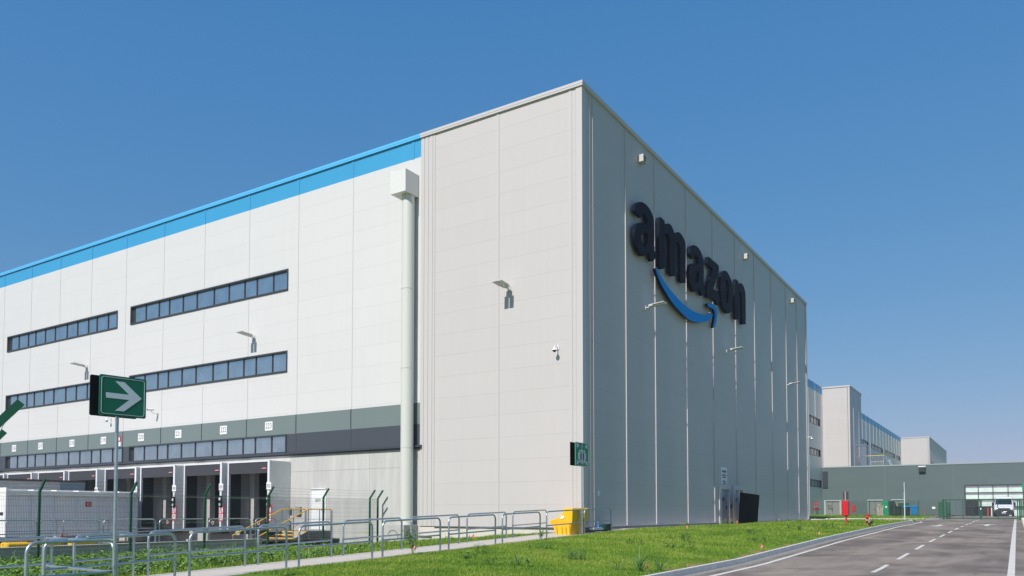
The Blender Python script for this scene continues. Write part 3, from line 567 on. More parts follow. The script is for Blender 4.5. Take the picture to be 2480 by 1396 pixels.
# hoods under the eaves
def hood():
    t = thing('vent_hood', '', 'vent', (0, 0, 0), group='small hoods under the eaves of the end wall')
    m = MB(); m.box(0, .30, -.22, -.19, -.18, .18); m.box(0, .30, .19, .22, -.18, .18); m.box(0, .30, -.19, .19, .15, .18); m.box(0, .30, -.19, .19, -.18, -.15); m.build('casing', mat('hood_white', (.50, .49, .47), .5), t)
    m = MB(); m.box(.2, .22, -.19, .19, -.15, .15); m.build('grille', mat('hood_brown_grille', (.22, .20, .18), .6), t)
    return t
hh = hood(); hh.location = (0.005, 6.2, 19.15); hh['label'] = 'pale box hood under the eaves above the first raised letter'
dup(hh, (.005, 24.0, 19.15), 0, 'pale box hood under the eaves just beyond the last raised letter'); dup(hh, (.005, 37.3, 19.12), 0, 'pale box hood under the eaves at the far end of the wall')
# cameras
def dome_cam(loc, rz, lb):
    t = thing('security_camera', lb, 'camera', loc, rz, 'white dome cameras')
    m = MB(); m.box(-.06, .06, -.03, 0, -.08, .10); m.tube([(0, -.03, .04), (0, -.16, .06), (0, -.28, .04), (0, -.30, -.04)], .022, 8); m.build('arm', PURE, t)
    m = MB(); m.tube([(0, -.30, -.03), (0, -.30, -.15)], [.05, .10], 14); m.build('housing', PURE, t)
    MB().dome((0, -.30, -.15), .09).build('dome_lens', mat('smoked_lens', (.03, .03, .035), .1), t)
    return t
dome_cam((-1.2, -.01, 8.75), 0, 'white dome camera on the sunlit grey block near its corner')
dome_cam((-35.45, -.01, 7.85), 0, 'white dome camera on the white wall above plate 219, below the arrow sign')
dome_cam((.06, 42.8, 8.2), R(90), 'white dome camera at the far edge of the shaded end wall')
t = thing('bullet_camera', 'small dark faced bullet camera on a curved arm above plate 220', 'camera', (-30.2, -.01, 7.8))
m = MB(); m.tube([(0, 0, 0), (0, -.25, .02), (-.05, -.42, .10), (-.05, -.45, .22)], .022, 8); m.box(-.05, .05, -.03, 0, -.07, .07); m.build('arm', PURE, t)
m = MB(); m.tube([(-.02, -.30, .28), (-.12, -.66, .24)], .075, 12); m.build('camera_body', PURE, t)
m = MB(); m.tube([(-.12, -.66, .24), (-.125, -.675, .238)], .068, 12); m.build('front_glass', BLACK, t)
t = thing('wall_shadow_patch', 'dark square panel standing in for a shadow on the grey green wall beside the white side wall', 'vent', (-8.2, 92.87, 6.4)); 
m = MB((-8.2, 92.87, 6.4)); m.box(-8.63, -7.9, 92.74, 92.89, 5.2, 7.6); m.build('shadow_panel', mat('shadow_navy', (.02, .03, .045), .6), t)  # thin dark panel added in place of a box-shaped shadow on the wall
# ------------------------------------------------------------------ rainwater pipe with hopper
RWP = mat('pipe_off_white', (.60, .61, .57), .35)
t = thing('rainwater_pipe', 'thick off white rainwater pipe with box hopper beside the grey block', 'pipe', (-9.36, -.42, 1.0)); O = (-9.36, -.42, 1.0)
m = MB(O); m.tube([(-9.36, -.42, 1.0), (-9.36, -.42, 17.2)], .31, 28); m.build('pipe', RWP, t)
m = MB(O)
for z in (4.75, 8.6, 12.5): m.tube([(-9.36, -.42, z - .02), (-9.36, -.42, z + .02)], .322, 28); m.box(-9.39, -9.33, -.12, 0, z - .03, z + .03)
m.build('collar', RWP, t)
m = MB(O); x0, x1, y0, z0, z1 = -9.98, -9.02, -1.03, 17.12, 18.2
m.box(x0, x1, y0, y0 + .02, z0, z1); m.box(x1 - .02, x1, y0 + .02, -.02, z0 - .02, z1 + .01); m.box(x0, x0 + .02, y0 + .02, -.02, z0, z1 - .1); m.box(x0 + .02, x1 - .02, y0 + .02, -.02, z0, z0 + .02); m.box(x0, x1, -.04, -.015, z0, z1)
m.build('hopper', mat('hopper_white', (.68, .68, .66), .35), t)
m = MB(O); m.add([(x0 - .02, -1.0, 18.20), (x0 + .25, -1.0, 18.2), (x0 - .02, -1.0, 18.36), (x0 - .02, -.3, 18.36), (x0 - .02, -.3, 18.2), (x0 + .25, -.3, 18.2)], [(0, 1, 2), (5, 4, 3), (0, 2, 3, 4), (1, 5, 3, 2)]); m.build('overflow_lip', MAT['hopper_white'], t)
# concrete catch pit
t = thing('catch_pit', 'square precast concrete pit with round knock-outs under the rainwater pipe', 'concrete box', (-9.75, -.5, 0)); O = (-9.75, -.5, 0)
m = MB(O); m.bbox(-10.42, -9.02, -1.02, -.0, -.2, 1.0, .012); m.build('body', CONC2, t)
m = MB(O)
def arc(m, fn, r0, r1):
    n = 22
    for k in range(n):
        a, b3 = math.pi * k / n - .35, math.pi * (k + 1) / n - .35
        m.add([fn(r0 * math.cos(a), r0 * math.sin(a)), fn(r1 * math.cos(a), r1 * math.sin(a)), fn(r1 * math.cos(b3), r1 * math.sin(b3)), fn(r0 * math.cos(b3), r0 * math.sin(b3))], [(0, 1, 2, 3)])
arc(m, lambda u, v: (-9.70 + u, -1.024, .42 + v), .30, .335); arc(m, lambda u, v: (-9.016, -.5 + u, .42 + v), .34, .375)
m.build('knock_out', mat('groove_dark', (.07, .07, .07), .9), t)
t = thing('stub_pipe', 'bent rusty brown stub pipe low on the wall beside the concrete pit', 'pipe', (-8.4, -.05, .4))
MB().tube([(-.55, 0, .05), (.25, 0, .05), (.25, 0, -.25), (-.5, 0, -.25)], .03, 8).build('tube', mat('brown_pipe', (.16, .09, .07), .6), t)
# ------------------------------------------------------------------ hoop barriers
def hoop_pts(L, h, r=.17, n=6):
    P = [(0, 0, -.25), (0, 0, h - r)]
    for k in range(1, n + 1): a = math.pi / 2 * k / n; P.append((0, r - r * math.cos(a), h - r + r * math.sin(a)))
    for k in range(0, n + 1): a = math.pi / 2 * k / n; P.append((0, L - r + r * math.sin(a), h - r + r * math.cos(a)))
    P.append((0, L, -.25)); return P
def barrier(L, h, rise, lb, loc, rz=0, mid=.47, r=.028, group='galvanised hoop barriers', m_=None):
    """hoop along local +Y; its rails climb with the path by `rise`"""
    t = thing('hoop_barrier', lb, 'barrier', loc, rz, group)
    sh = lambda p: (p[0], p[1], p[2] + rise * p[1] / L)
    MB().tube([sh(p) for p in hoop_pts(L, h)], r, 10).build('hoop', m_ or GALV, t)
    MB().tube([sh((0, .02, mid)), sh((0, .14, mid)), sh((0, L - .14, mid)), sh((0, L - .02, mid))], [r * 1.0, r * .85, r * .85, r], 8).build('mid_rail', m_ or GALV, t)
    return t
front = [(-22.22, -19.57, 'front hoop barrier whose right post stands just right of the arrow sign pole'), (-19.22, -16.57, 'front hoop barrier below dock 221, crossing in front of the weeds'), (-16.17, -13.55, 'front hoop barrier in front of the yellow stair treads'),
         (-13.13, -10.52, 'front hoop barrier with the leafy sapling and pink flag behind its middle'), (-10.09, -7.48, 'front hoop barrier below the middle of the sunlit grey block'), (-7.05, -4.50, 'front hoop barrier just left of the yellow grit bin'),
         (-4.02, -1.36, 'front hoop barrier directly in front of the yellow grit bin'), (-.96, 1.57, 'front hoop barrier at the building corner, right of the grit bin')]
for y0, y1, lb in front: barrier(y1 - y0, 1.0, path_z(y1) - path_z(y0), lb, (.55, y0, path_z(y0)), group='front row of hoop barriers beside the path')
back = [(-24.0, -21.35, 'back hoop barrier at the left edge of the photo'), (-20.9, -19.60, 'short back hoop barrier behind the arrow sign pole'), (-19.25, -16.63, 'back hoop barrier below docks 221 and 222'), (-16.22, -13.66, 'back hoop barrier standing in front of the stair foot'),
        (-13.19, -10.63, 'back hoop barrier in front of the green fence end'), (-10.17, -7.59, 'back hoop barrier just right of the concrete pit'), (-7.12, -4.58, 'back hoop barrier along the grey block, left of the bin'), (-4.12, -1.52, 'back hoop barrier whose right end stands behind the yellow grit bin')]
for y0, y1, lb in back: barrier(y1 - y0, 1.0, path_z(y1) - path_z(y0), lb, (-.9, y0, path_z(y0)), group='back row of hoop barriers beside the path')
barrier(1.55, 1.02, 0, 'nearest hoop barrier with its post clamped to the arrow sign pole', (2.40, -23.42, .10), R(5), group='front row of hoop barriers beside the path')
barrier(2.55, 1.0, -.02, 'sunlit hoop barrier set across the path beside the arrow sign', (-.42, -21.75, .10), R(-92), group='front row of hoop barriers beside the path')
for i in range(6):
    y0 = [-17.3, -15.02, -12.66, -10.3, -7.95, -5.5][i]
    L = 2.2 if i < 5 else .5
    if i == 5: y0, L = -5.45, 1.2
    barrier(L, .95, 0, ['inner yard hoop barrier at far left behind the green fence', 'inner yard hoop barrier in front of the container, right of the first fence post', 'inner yard hoop barrier crossing below the notice of dock 220', 'inner yard hoop barrier between the notices of docks 221 and 222', 'inner yard hoop barrier in front of dock 223', 'inner yard hoop barrier beside the yellow stair rail'][i], (-14.15, y0, .36), group='hoop barriers on the dock yard wall', r=.024)
for i, y0 in enumerate((-11.6, -9.0, -6.4)):
    barrier(2.3, 1.0, 0, ['far yard hoop barrier low against the pale container, left one', 'far yard hoop barrier low against the pale container, middle one', 'far yard hoop barrier low against the pale container, right one'][i], (-24, y0, .24), group='hoop barriers further inside the dock yard', r=.024)
# ------------------------------------------------------------------ green mesh fence
WIRE = mat('fence_wire_green', (.012, .06, .038), .5)
def fence_post(Y, parent, X, zb=-.1, zk=2.29, O=(0, 0, 0)):
    m = MB(O); m.box(X - .04, X + .04, Y - .03, Y + .03, zb, zk); m.beam((X, Y, zk - .02), (X + .34, Y, zk + .39), .06, .07, 0, (0, 0, 1)); return m.build('post', DGREEN, parent)
def mesh_panel(m, X, ya, yb, z0, z1, n):
    """welded mesh with pressed folds"""
    folds = [z1 - .12, z0 + (z1 - z0) * .5, z0 + .25]
    prof = [(0, z0)]
    for fz in sorted(folds): prof += [(0, fz - .06), (.05, fz), (0, fz + .06)]
    prof.append((0, z1))
    w_ = .0032
    for k in range(n + 1):
        y = ya + (yb - ya) * k / n
        vs = [];
        for dx, z in prof: vs += [(X + dx - w_, y - w_, z), (X + dx + w_, y, z), (X + dx - w_, y + w_, z)]
        m.add(vs, [(3 * j + a, 3 * j + (a + 1) % 3, 3 * j + 3 + (a + 1) % 3, 3 * j + 3 + a) for j in range(len(prof) - 1) for a in range(3)])
    zs = [z0 + .02]
    for fz in folds: zs += [fz - .06, fz + .06]
    q = z0 + .5
    while q < z1: zs.append(q); q += .2
    for z in zs: m.beam((X + .006, ya, z), (X + .006, yb, z), .004, .004)
O = (-11.3, -8, 0); FN = thing('mesh_fence', 'dark green welded mesh fence with angled post tops running to the concrete wall', 'fence', O)
PY = [-22.6, -19.55, -16.45, -13.3, -10.25, -7.15, -3.98, -.9, -.33]
for y in PY: fence_post(y, FN, -11.3, O=O)
for i, (a, b2) in enumerate(zip(PY, PY[1:])):
    m = MB(O); mesh_panel(m, -11.26, a, b2, .1, 2.28, max(4, int((b2 - a) / .05))); m.build('mesh_panel', WIRE, FN)
m = MB(O)
for k in (.3, .6, .92): 
    for y0, y1 in zip(PY, PY[1:]):
        m.tube([(-11.3 + .34 * k, y0, 2.29 + .38 * k), (-11.3 + .34 * k, (y0 + y1) / 2, 2.27 + .38 * k), (-11.3 + .34 * k, y1, 2.29 + .38 * k)], .003, 4)
m.build('barbed_wire', WIRE, FN)
O = (8, -26.5, 0); F2 = thing('near_mesh_fence', 'nearest dark green fence post with angled arm cut off by the left edge', 'fence', O)
NP = [(7.88, -26.57, 2.14), (4.50, -25.16, 2.19), (1.1, -23.7, 2.2)]
for x, y, zk in NP[:2]:
    m = MB(O); m.box(x - .03, x + .03, y - .03, y + .03, -.2, zk); m.beam((x, y, zk - .02), (x + .155, y + .35, zk + .44), .06, .07); m.build('post', DGREEN, F2)
m = MB(O)
for k in (.45, .9): m.tube([(NP[0][0] + .14 * k, NP[0][1] + .32 * k, NP[0][2] + .42 * k), (NP[1][0] + .14 * k, NP[1][1] + .32 * k, NP[1][2] + .42 * k)], .003, 4)
m.build('barbed_wire', WIRE, F2)
# ------------------------------------------------------------------ signs
t = thing('direction_sign', 'large green sign with white arrow pointing right on a galvanised pole', 'sign', (2.33, -21.95, .1))
MB().tube([(0, 0, -.3), (0, 0, 3.86)], .030, 14).build('pole', GALV, t)
m = MB(); m.box(-.05, .06, -.04, .10, .55, .6); m.build('clamp', GALV, t)
def rr(w, h, r, n=5):
    P = []
    for cx, cy, a0 in ((w / 2 - r, h / 2 - r, 0), (-w / 2 + r, h / 2 - r, 90), (-w / 2 + r, -h / 2 + r, 180), (w / 2 - r, -h / 2 + r, 270)):
        for k in range(n + 1): a = R(a0 + 90 * k / n); P.append((cx + r * math.cos(a), cy + r * math.sin(a)))
    return P
AR = R(-6.95)
def signmat(dx, dy, z): return Matrix.Translation((0, 0, z)) @ Matrix.Rotation(AR, 4, 'Z') @ FR(dx, dy, 0)
ZS = 3.51
fp = outline([rr(.80, .70, .03)], .02, SIGNG, t, signmat(.075, .06, ZS), 'front_panel', smooth=False)
outline([rr(.74, .64, .045), rr(.725, .625, .04)], .004, SIGNW, fp, signmat(.088, .06, ZS), 'border_line', smooth=False)
outline([[(-.29, .045), (.105, .045), (-.135, .255), (.015, .255), (.315, 0.0 - .0), (.315 - .005, -.01), (.015, -.255), (-.135, -.255), (.105, -.045), (-.29, -.045)]], .004, SIGNW, fp, signmat(.088, .06, ZS), 'arrow', smooth=False)
outline([rr(.80, .70, .03)], .02, SIGNB, t, signmat(-.10, -.02, ZS), 'back_panel', smooth=False)
m = MB(); m.box(-.11, .07, -.02, .02, ZS + .18, ZS + .22); m.box(-.11, .07, -.02, .02, ZS - .22, ZS - .18); m.build('bracket', SIGNB, t)
# assembly point sign
t = thing('assembly_point_sign', 'green assembly point sign with four arrows and people on a tall pole', 'sign', (.62, -1.28, .66))
MB().tube([(0, 0, -.3), (0, 0, 3.74)], .03, 14).build('pole', GALV, t)
m = MB(); m.box(-.1, .0, -.03, .03, .92, .96); m.box(-.1, .0, -.03, .03, .2, .24); m.build('clamp', GALV, t)
ZS = 3.28
def sm(dx, z=ZS): return FR(dx, -.13, z) @ Matrix.Diagonal((1.25, 1, 1, 1))
w_, h_ = .94, .94
fp = outline([rr(w_, h_, .02)], .02, SIGNL, t, sm(.07), 'front_panel', smooth=False)
outline([rr(w_, h_, .02), rr(w_ - .025, h_ - .025, .015)], .006, SIGNW, fp, sm(.081), 'border_line', smooth=False)
text('1', .20, SIGNW, fp, sm(.081) @ Matrix.Translation((0, .31, 0)), 'digit', bold=.006)
for sx_, sy_ in ((-1, 1), (1, 1), (-1, -1), (1, -1)):
    pts = [(-.10, .055), (-.03, -.015), (-.075, -.03 - .0), (.06, -.07 + .01), (.045, .06), (.0, .015), (-.06, .085)]
    pts = [(-.105, .065), (-.02, -.02), (-.085, -.02), (-.085, -.06), (.06, -.06), (.06, .085), (.02, .085), (.02, .02), (-.065, .105)]
    outline([[(sx_ * .30 + (-a if sx_ > 0 else a), sy_ * .33 + (b if sy_ > 0 else -b)) for a, b in pts]], .004, SIGNW, fp, sm(.082), 'corner_arrow', smooth=False)
cir = lambda cx, cy, r, n=14: [(cx + r * math.cos(2 * math.pi * k / n), cy + r * math.sin(2 * math.pi * k / n)) for k in range(n)]
def figure(cx, cy, s):
    outline([[(cx + a * s, cy + b * s) for a, b in [(-.09, .06), (-.06, .10), (.06, .10), (.09, .06), (.10, -.16), (.065, -.17), (.055, -.02), (.05, -.26), (-.05, -.26), (-.055, -.02), (-.065, -.17), (-.10, -.16)]]], .004, SIGNW, fp, sm(.082), 'person_symbol', smooth=False)
    outline([cir(cx, cy + .15 * s, .045 * s)], .004, SIGNW, fp, sm(.082), 'person_symbol_head', smooth=False)
figure(-.15, -.04, 1.15); figure(.15, -.04, 1.15)
figure(0, -.05, 1.3)
outline([rr(w_ * 1.25, h_, .02)], .02, SIGNB, t, FR(-.16, -.11, ZS + .01), 'back_panel', smooth=False)
m = MB(); m.box(-.17, .07, -.02, .02, ZS + .24, ZS + .28); m.box(-.17, .07, -.02, .02, ZS - .28, ZS - .24); m.build('bracket', SIGNB, t)
# narrow sign seen edge-on, mid lawn
t = thing('post_sign', 'thin pale post with a small edge-on sign where the kerb turns', 'sign', (7.9, 40.2, .8))
MB().tube([(0, 0, 0), (0, 0, 3.2)], .045, 10).build('pole', mat('pale_pole', (.55, .62, .66), .4), t)
MB().box(-.04, -.01, -.28, .28, 2.62, 3.2).build('sign_panel', mat('sign_back_grey', (.20, .26, .28), .5), t)
MB().box(.05, .07, -.26, .26, 2.64, 3.18).build('sign_face', mat('sign_face_pale', (.32, .42, .42), .5), t)
t = thing('left_arrow_sign', 'green sign with white arrow pointing left, cut by the right edge', 'sign', (16.8, 55, 1.0))
MB().tube([(-.35, 0, 0), (-.35, 0, 3.2)], .03, 10).build('pole', GALV, t)
p_ = MB().box(-.92, .2, -.06, -.03, 2.55, 3.2).build('panel', mat('sign_green_lit', (.0, .26, .13), .45), t)
outline([[(-.78, 2.87), (-.45, 3.1), (-.45, 2.96), (.1, 2.96), (.1, 2.8), (-.45, 2.8), (-.45, 2.65)]], .004, PURE, p_, FL(0, -.065, 0), 'arrow', smooth=False)
t = thing('backed_sign', 'square sign seen from its dark back, on a pole behind the red cabinet', 'sign', (5.72, 27.2, .85))
MB().tube([(0, 0, 0), (0, 0, 2.15)], .04, 10).build('pole', mat('red_white_pole', (.5, .32, .34), .5), t)
MB().box(-.16, -.01, .05, .07, 1.62, 2.15).build('sign_panel', mat('panel_dark', (.03, .05, .05), .6), t)
MB().box(.03, .2, .05, .07, 1.62, 2.15).build('sign_panel', MAT['panel_dark'], t)
# ------------------------------------------------------------------ grit bin
t = thing('grit_bin', 'bright yellow plastic grit bin with curved side, standing on the path end', 'bin', (-.03, -1.15, .66)); O = (-.03, -1.15, .66)
def grit_profile(): return [(-.28, .0), (-.42, .40), (-.51, .41), (-.53, .62), (-.42, .63), (-.26, .67), (-.10, .75), (.02, .86), (.09, .98), (.13, 1.09), (.18, 1.12), (.50, 1.12), (.53, 1.08), (.50, .52), (.44, .50), (.38, 0)]
P = grit_profile(); y0, y1 = -.72, .72
m = MB(); n = len(P)
def yi(i): return .10 if P[i][1] < .01 else (.045 if P[i][1] <= .40 and P[i][0] > -.5 and P[i][0] < 0 or P[i][1] == .5 else 0)
vs = [(x, y0 + yi(i), z) for i, (x, z) in enumerate(P)] + [(x, y1 - yi(i), z) for i, (x, z) in enumerate(P)]
m.add(vs, [tuple(range(n)), tuple(reversed(range(n, 2 * n)))] + [(i, i + n, (i + 1) % n + n, (i + 1) % n) for i in range(n)])
bod = m.build('body', YEL, t); bv = bod.modifiers.new('b', 'BEVEL'); bv.width = .025; bv.segments = 2; bv.limit_method = 'ANGLE'
m = MB()
for x in (-.22, .02, .2): m.add([(x, -.70, .05), (x + .03, -.70, .05), (x + .02, -.735, .40), (x - .01, -.735, .40)], [(0, 1, 2, 3)])
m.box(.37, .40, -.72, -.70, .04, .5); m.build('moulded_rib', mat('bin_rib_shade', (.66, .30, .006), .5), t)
m = MB(); m.add([(-.05, -.728, .66), (.14, -.728, .70), (.14, -.728, .80), (.02, -.728, .80)], [(0, 1, 2, 3)]); m.build('worn_label', PURE, t)
# ------------------------------------------------------------------ things by the wall corner
t = thing('white_sack', 'flat white plastic sack lying on the concrete by the wall corner', 'sack', (.42, .45, .85)); m = MB(); m.bbox(-.13, .13, -.5, .42, 0, .10, .04); m.build('sack', PURE, t)
t = thing('blue_bottle', 'small blue bottle standing on the white sack by the wall', 'bottle', (.40, .62, .95)); m = MB(); m.tube([(0, 0, 0), (0, 0, .12), (0, 0, .16), (0, 0, .21)], [.04, .04, .018, .018], 12); m.build('body', mat('bottle_blue', (.05, .2, .5), .3), t); MB().tube([(0, 0, .21), (0, 0, .235)], .02, 10).build('cap', PURE, t)
t = thing('green_crate', 'low dark green box beside the white sack by the wall', 'box', (.35, 1.45, .85)); m = MB(); m.bbox(-.14, .14, -.38, .32, 0, .22, .03); m.build('body', mat('crate_green', (.01, .06, .045), .5), t); MB().bbox(-.16, .16, -.1, .34, .17, .24, .01).build('lid', mat('crate_dark', (.01, .03, .03), .5), t)
# black hoarding by the exit doors
t = thing('black_hoarding', 'tall folding black mesh screen standing in front of door marked E017', 'screen', (1.0, 21.3, .85)); O = (1.0, 21.3, .85)
NET = mat('black_shade_net', (.004, .005, .005), .9, spec=.1, bump=.3, bscale=12); NET2 = mat('black_shade_net_second', (.006, .008, .008), .9, spec=.1)
for nm, q, mt in (('left_leaf', ((.98, 18.85, .90), (1.1, 21.25, .90), (1.12, 21.65, 2.78), (1.0, 19.12, 2.83)), NET), ('right_leaf', ((1.1, 21.24, .90), (.95, 23.15, .88), (.97, 23.62, 2.76), (1.12, 21.64, 2.78)), NET2)):
    m = MB(O); a, b2, c, d = [Vector(v) for v in q]; o_ = Vector((.03, 0, 0)); m.add([a, b2, c, d, a - o_, b2 - o_, c - o_, d - o_], [(0, 1, 2, 3), (7, 6, 5, 4), (0, 4, 5, 1), (1, 5, 6, 2), (2, 6, 7, 3), (3, 7, 4, 0)]); m.build(nm, mt, t)
m = MB(O); 
for x, y, zt in ((.94, 19.15, 2.92), (.91, 23.58, 2.86)): m.tube([(x, y, .86), (x, y, zt)], .022, 8)
m.build('support_post', GALV, t)
t = thing('orange_tube', 'short orange plastic tube lying at the foot of the black screen', 'tube', (.8, 20.0, .87)); MB().tube([(0, -.9, .05), (.05, 0, .05), (0, .5, .05)], .05, 10).build('tube', mat('orange', (.8, .17, .01), .5), t)
# ------------------------------------------------------------------ fire equipment
def cabinet(lb, loc):
    t = thing('hose_cabinet', lb, 'cabinet', loc, 0, 'red hose cabinets on posts')
    m = MB(); m.box(-.05, .05, -.05, .05, -.1, .64); m.build('post', RED, t); m = MB(); m.box(-.1, .1, -.1, .1, .58, .62); m.build('bracket', BLACK, t)
    b_ = MB().bbox(-.26, .17, -.16, .16, .62, 1.58, .015).build('box', RED, t)
    MB().box(.171, .185, -.13, .13, .66, 1.54).build('shaded_side', mat('cabinet_shaded_red', (.09, .012, .015), .3), b_)  # shade of the side turned from the sun, put into a darker red
    return t
c1 = cabinet('large red hose cabinet on a post in the middle of the lawn', (6.15, 24.9, .76))
m = MB(); m.tube([(-.2, .1, 1.5), (-.2, .1, 2.0)], .03, 8)
dup(c1, (-3.7, 88.5, 1.05), 0, 'far red hose cabinet in front of the grey green building')
def hydrant(lb, loc, s=1):
    t = thing('fire_hydrant', lb, 'hydrant', loc, 0, 'red fire hydrants'); t.scale = (s, s, s)
    MB().tube([(0, 0, -.05), (0, 0, .12), (0, 0, .40), (0, 0, .42), (0, 0, .47), (0, 0, .50), (0, 0, .55), (0, 0, .58)], [.075, .07, .07, .105, .105, .09, .05, .0], 16).build('barrel', RED, t)
    MB().tube([(0, 0, .56), (0, 0, .62)], .03, 8).build('top_nut', RED, t)
    for nm, a, b3 in (('outlet', (-.0, -.08, .27), (0, -.16, .27)), ('outlet', (.06, 0, .27), (.11, 0, .27)), ('outlet', (-.06, 0, .27), (-.10, 0, .27))):
        p_ = MB().tube([a, b3], .055, 12).build(nm, RED, t)
    MB().disc((0, -.16, .27), (0, -1, 0), .06, .03, 12).build('outlet_cap', mat('brass', (.6, .45, .25), .4, metal=.5), t)
    MB().tube([(.09, -.05, .3), (.13, -.1, .1), (.17, -.2, -.02)], .008, 5).build('chain', PURE, t)
    return t
h1 = hydrant('red fire hydrant in the lawn just left of the black ground floodlight', (7.35, 25.2, ground_z(7.35, 25.2)), 1.05)
dup(h1, (5.57, 37.5, ground_z(5.57, 37.5)), .4, 'smaller looking red hydrant further back directly behind the nearer one')
t = thing('ground_floodlight', 'small black floodlight tilted up on the lawn by the kerb', 'floodlight', (8.12, 21.2, ground_z(8.12, 21.2))); 
hb = MB(); hb.beam((-.10, .0, .14), (.14, .02, .36), .22, .14, 0); hb.build('housing', BLACK, t); MB().beam((-.0, 0, -.05), (.0, 0, .18), .04, .04).build('stake', mat('stake_orange', (.6, .25, .12), .6), t)
# pink survey flags
PINK = mat('pink_flag', (.9, .24, .26), .6)
def flag(lb, loc, rz):
    t = thing('marker_flag', lb, 'flag', loc, rz, 'pink survey flags in the grass'); t.scale = (.9, .9, .9)
    MB().tube([(0, 0, -.05), (0, 0, .34)], .004, 5).build('wire', GALV, t)
    m = MB(); m.add([(0, 0, .30), (.025, .035, .24), (.02, .06, .18), (0, .015, .12), (-.02, .03, .22), (.012, .0, .22)], [(0, 1, 4), (4, 1, 2), (4, 2, 3), (0, 4, 5), (5, 4, 3)])
    m.add([(0, 0, .30), (.02, -.03, .25), (.0, -.04, .18), (0, .015, .12)], [(0, 1, 3), (1, 2, 3)]); m.build('cloth', PINK, t); return t
FP = [((-2.6, -13.1), .33, 'pink flag in the grass framed by the barrier before the stair treads'), ((-3.9, -9.4), .26, 'pink flag at the foot of the wall near the green fence end'), ((.75, -11.95, ), .36, 'pink flag on the path edge beside the leafy sapling'),
      ((-2.6, -4.6), .5, 'small pink flag near the block wall, left of its neighbour'), ((-1.5, -5.9), .5, 'pink flag leaning in the grass between back barriers'), ((8.15, -2.6), .22, 'small pink flag alone in the lawn close to the kerb, midway'),
      ((8.05, -12.2), .08, 'pink flag at the kerb among long bladed weeds in the foreground'), ((.85, 18.9), .86, 'pink flag between doors E018 and E017'), ((1.0, 28.5), .86, 'pink flag at the wall foot beyond the black screen'),
      ((1.0, 40.5), .88, 'pink flag at the far end of the shaded wall'), ((8.1, 6.9), .42, 'tiny pink flag by the kerb right of the long weeds'), ((7.6, 33.5), .80, 'pink flag on the lawn right of the ground floodlight'),
      ((7.3, 39.0), .86, 'pink flag left of the thin sign post'), ((7.7, 37.6), .84, 'lower pink flag left of the thin sign post'), ((6.4, 52.6), 1.0, 'pink flag on the far grass strip before the gate'), ((2.6, 30.0), .84, 'pink flag between the red cabinet and the hydrant'), ((3.4, 3.2), .62, 'pink flag at the wall foot right of the corner barriers')]
for i, ((x, y), z, lb) in enumerate(FP):
    if i == 0: f0 = flag(lb, (x, y, ground_z(x, y)), .3)
    else: dup(f0, (x, y, ground_z(x, y) if i != 2 else path_z(y) + .0), rnd.uniform(0, 6), lb)
# ------------------------------------------------------------------ yard things
CT = mat('container_grey_white', (.88, .87, .83), .5, noise=.05, nscale=2); CTL = mat('container_white', (.84, .84, .82), .5, noise=.04, nscale=2)
t = thing('storage_container', 'long pale grey white panelled container behind the green fence', 'container', (-29.9, -5.6, .2)); O = (-29.9, -5.6, .2)
m = MB(O); m.box(-31.6, -29.2, -9.2, -1.9, .32, 2.72); m.build('body', CT, t)
m = MB(O)
for k in range(7): y = -9.15 + k * 1.2; m.box(-29.2, -29.12, y - .03, y + .03, .55, 2.5)
m.box(-29.2, -29.10, -9.2, -1.9, .50, .58); m.build('side_rib', CTL, t)
m = MB(O); m.box(-29.2, -29.08, -9.2, -1.9, 2.52, 2.76); m.box(-29.2, -29.10, -9.2, -1.9, .3, .5); m.build('edge_rail', CT, t)
for k in range(6): y = -9.1 + k * 1.2; MB(O).add([(-31.5, y, 2.74), (-29.15, y, 2.80), (-29.15, y + .9, 2.80), (-31.5, y + .9, 2.74), (-31.5, y, 2.70), (-29.15, y, 2.70), (-29.15, y + .9, 2.70), (-31.5, y + .9, 2.70)], [(0, 1, 2, 3), (7, 6, 5, 4), (0, 4, 5, 1), (1, 5, 6, 2), (2, 6, 7, 3), (3, 7, 4, 0)]) or None
for k in range(6):
    y = -9.1 + k * 1.2; m = MB(O); m.box(-31.4, -29.15, y, y + .9, 2.76, 2.82); m.build('roof_panel', CTL, t)
m = MB(O); m.box(-31.7, -29.06, -9.32, -9.2, .3, 2.9); m.build('end_door', CTL, t)
m = MB(O); m.box(-31.0, -29.3, -9.35, -9.32, 1.45, 1.6); m.build('end_step', FRAME, t)
p_ = MB(O).box(-29.2, -29.17, -5.05, -4.72, 1.92, 2.2).build('fire_label', mat('label_orange_red', (.55, .06, .02), .5), t)
outline([cir(0, 0, .09), cir(0, 0, .06)], .004, PURE, p_, FR(-29.165 + 29.9, -4.89 + 5.6, 2.06 - .2), 'ring_mark', smooth=False)
t = thing('box_trailer', 'weathered box trailer with brown roof edge backed against the docks', 'trailer', (-36.6, -8, 0)); O = (-36.6, -8, 0)
m = MB(O); m.box(-37.8, -35.3, -15.2, -1.75, .9, 3.5); m.build('body', mat('trailer_grey', (.66, .63, .58), .6, noise=.08, nscale=3), t)
m = MB(O); m.box(-37.85, -35.25, -15.25, -1.7, 3.5, 3.62); m.build('roof_edge', mat('trailer_brown', (.14, .09, .075), .7), t)
m = MB(O); m.box(-35.3, -35.26, -3.3, -1.75, 1.0, 3.5); m.build('rear_panel', mat('trailer_blue_grey', (.26, .33, .37), .5), t)
for y in (-4.5, -5.9, -7.2):
    w2 = MB(O).tube([(-35.75, y, .45), (-35.4, y, .45)], .5, 24).build('wheel', BLACK, t); MB(O).tube([(-35.42, y, .45), (-35.38, y, .45)], .26, 16).build('rim', GALV, w2)
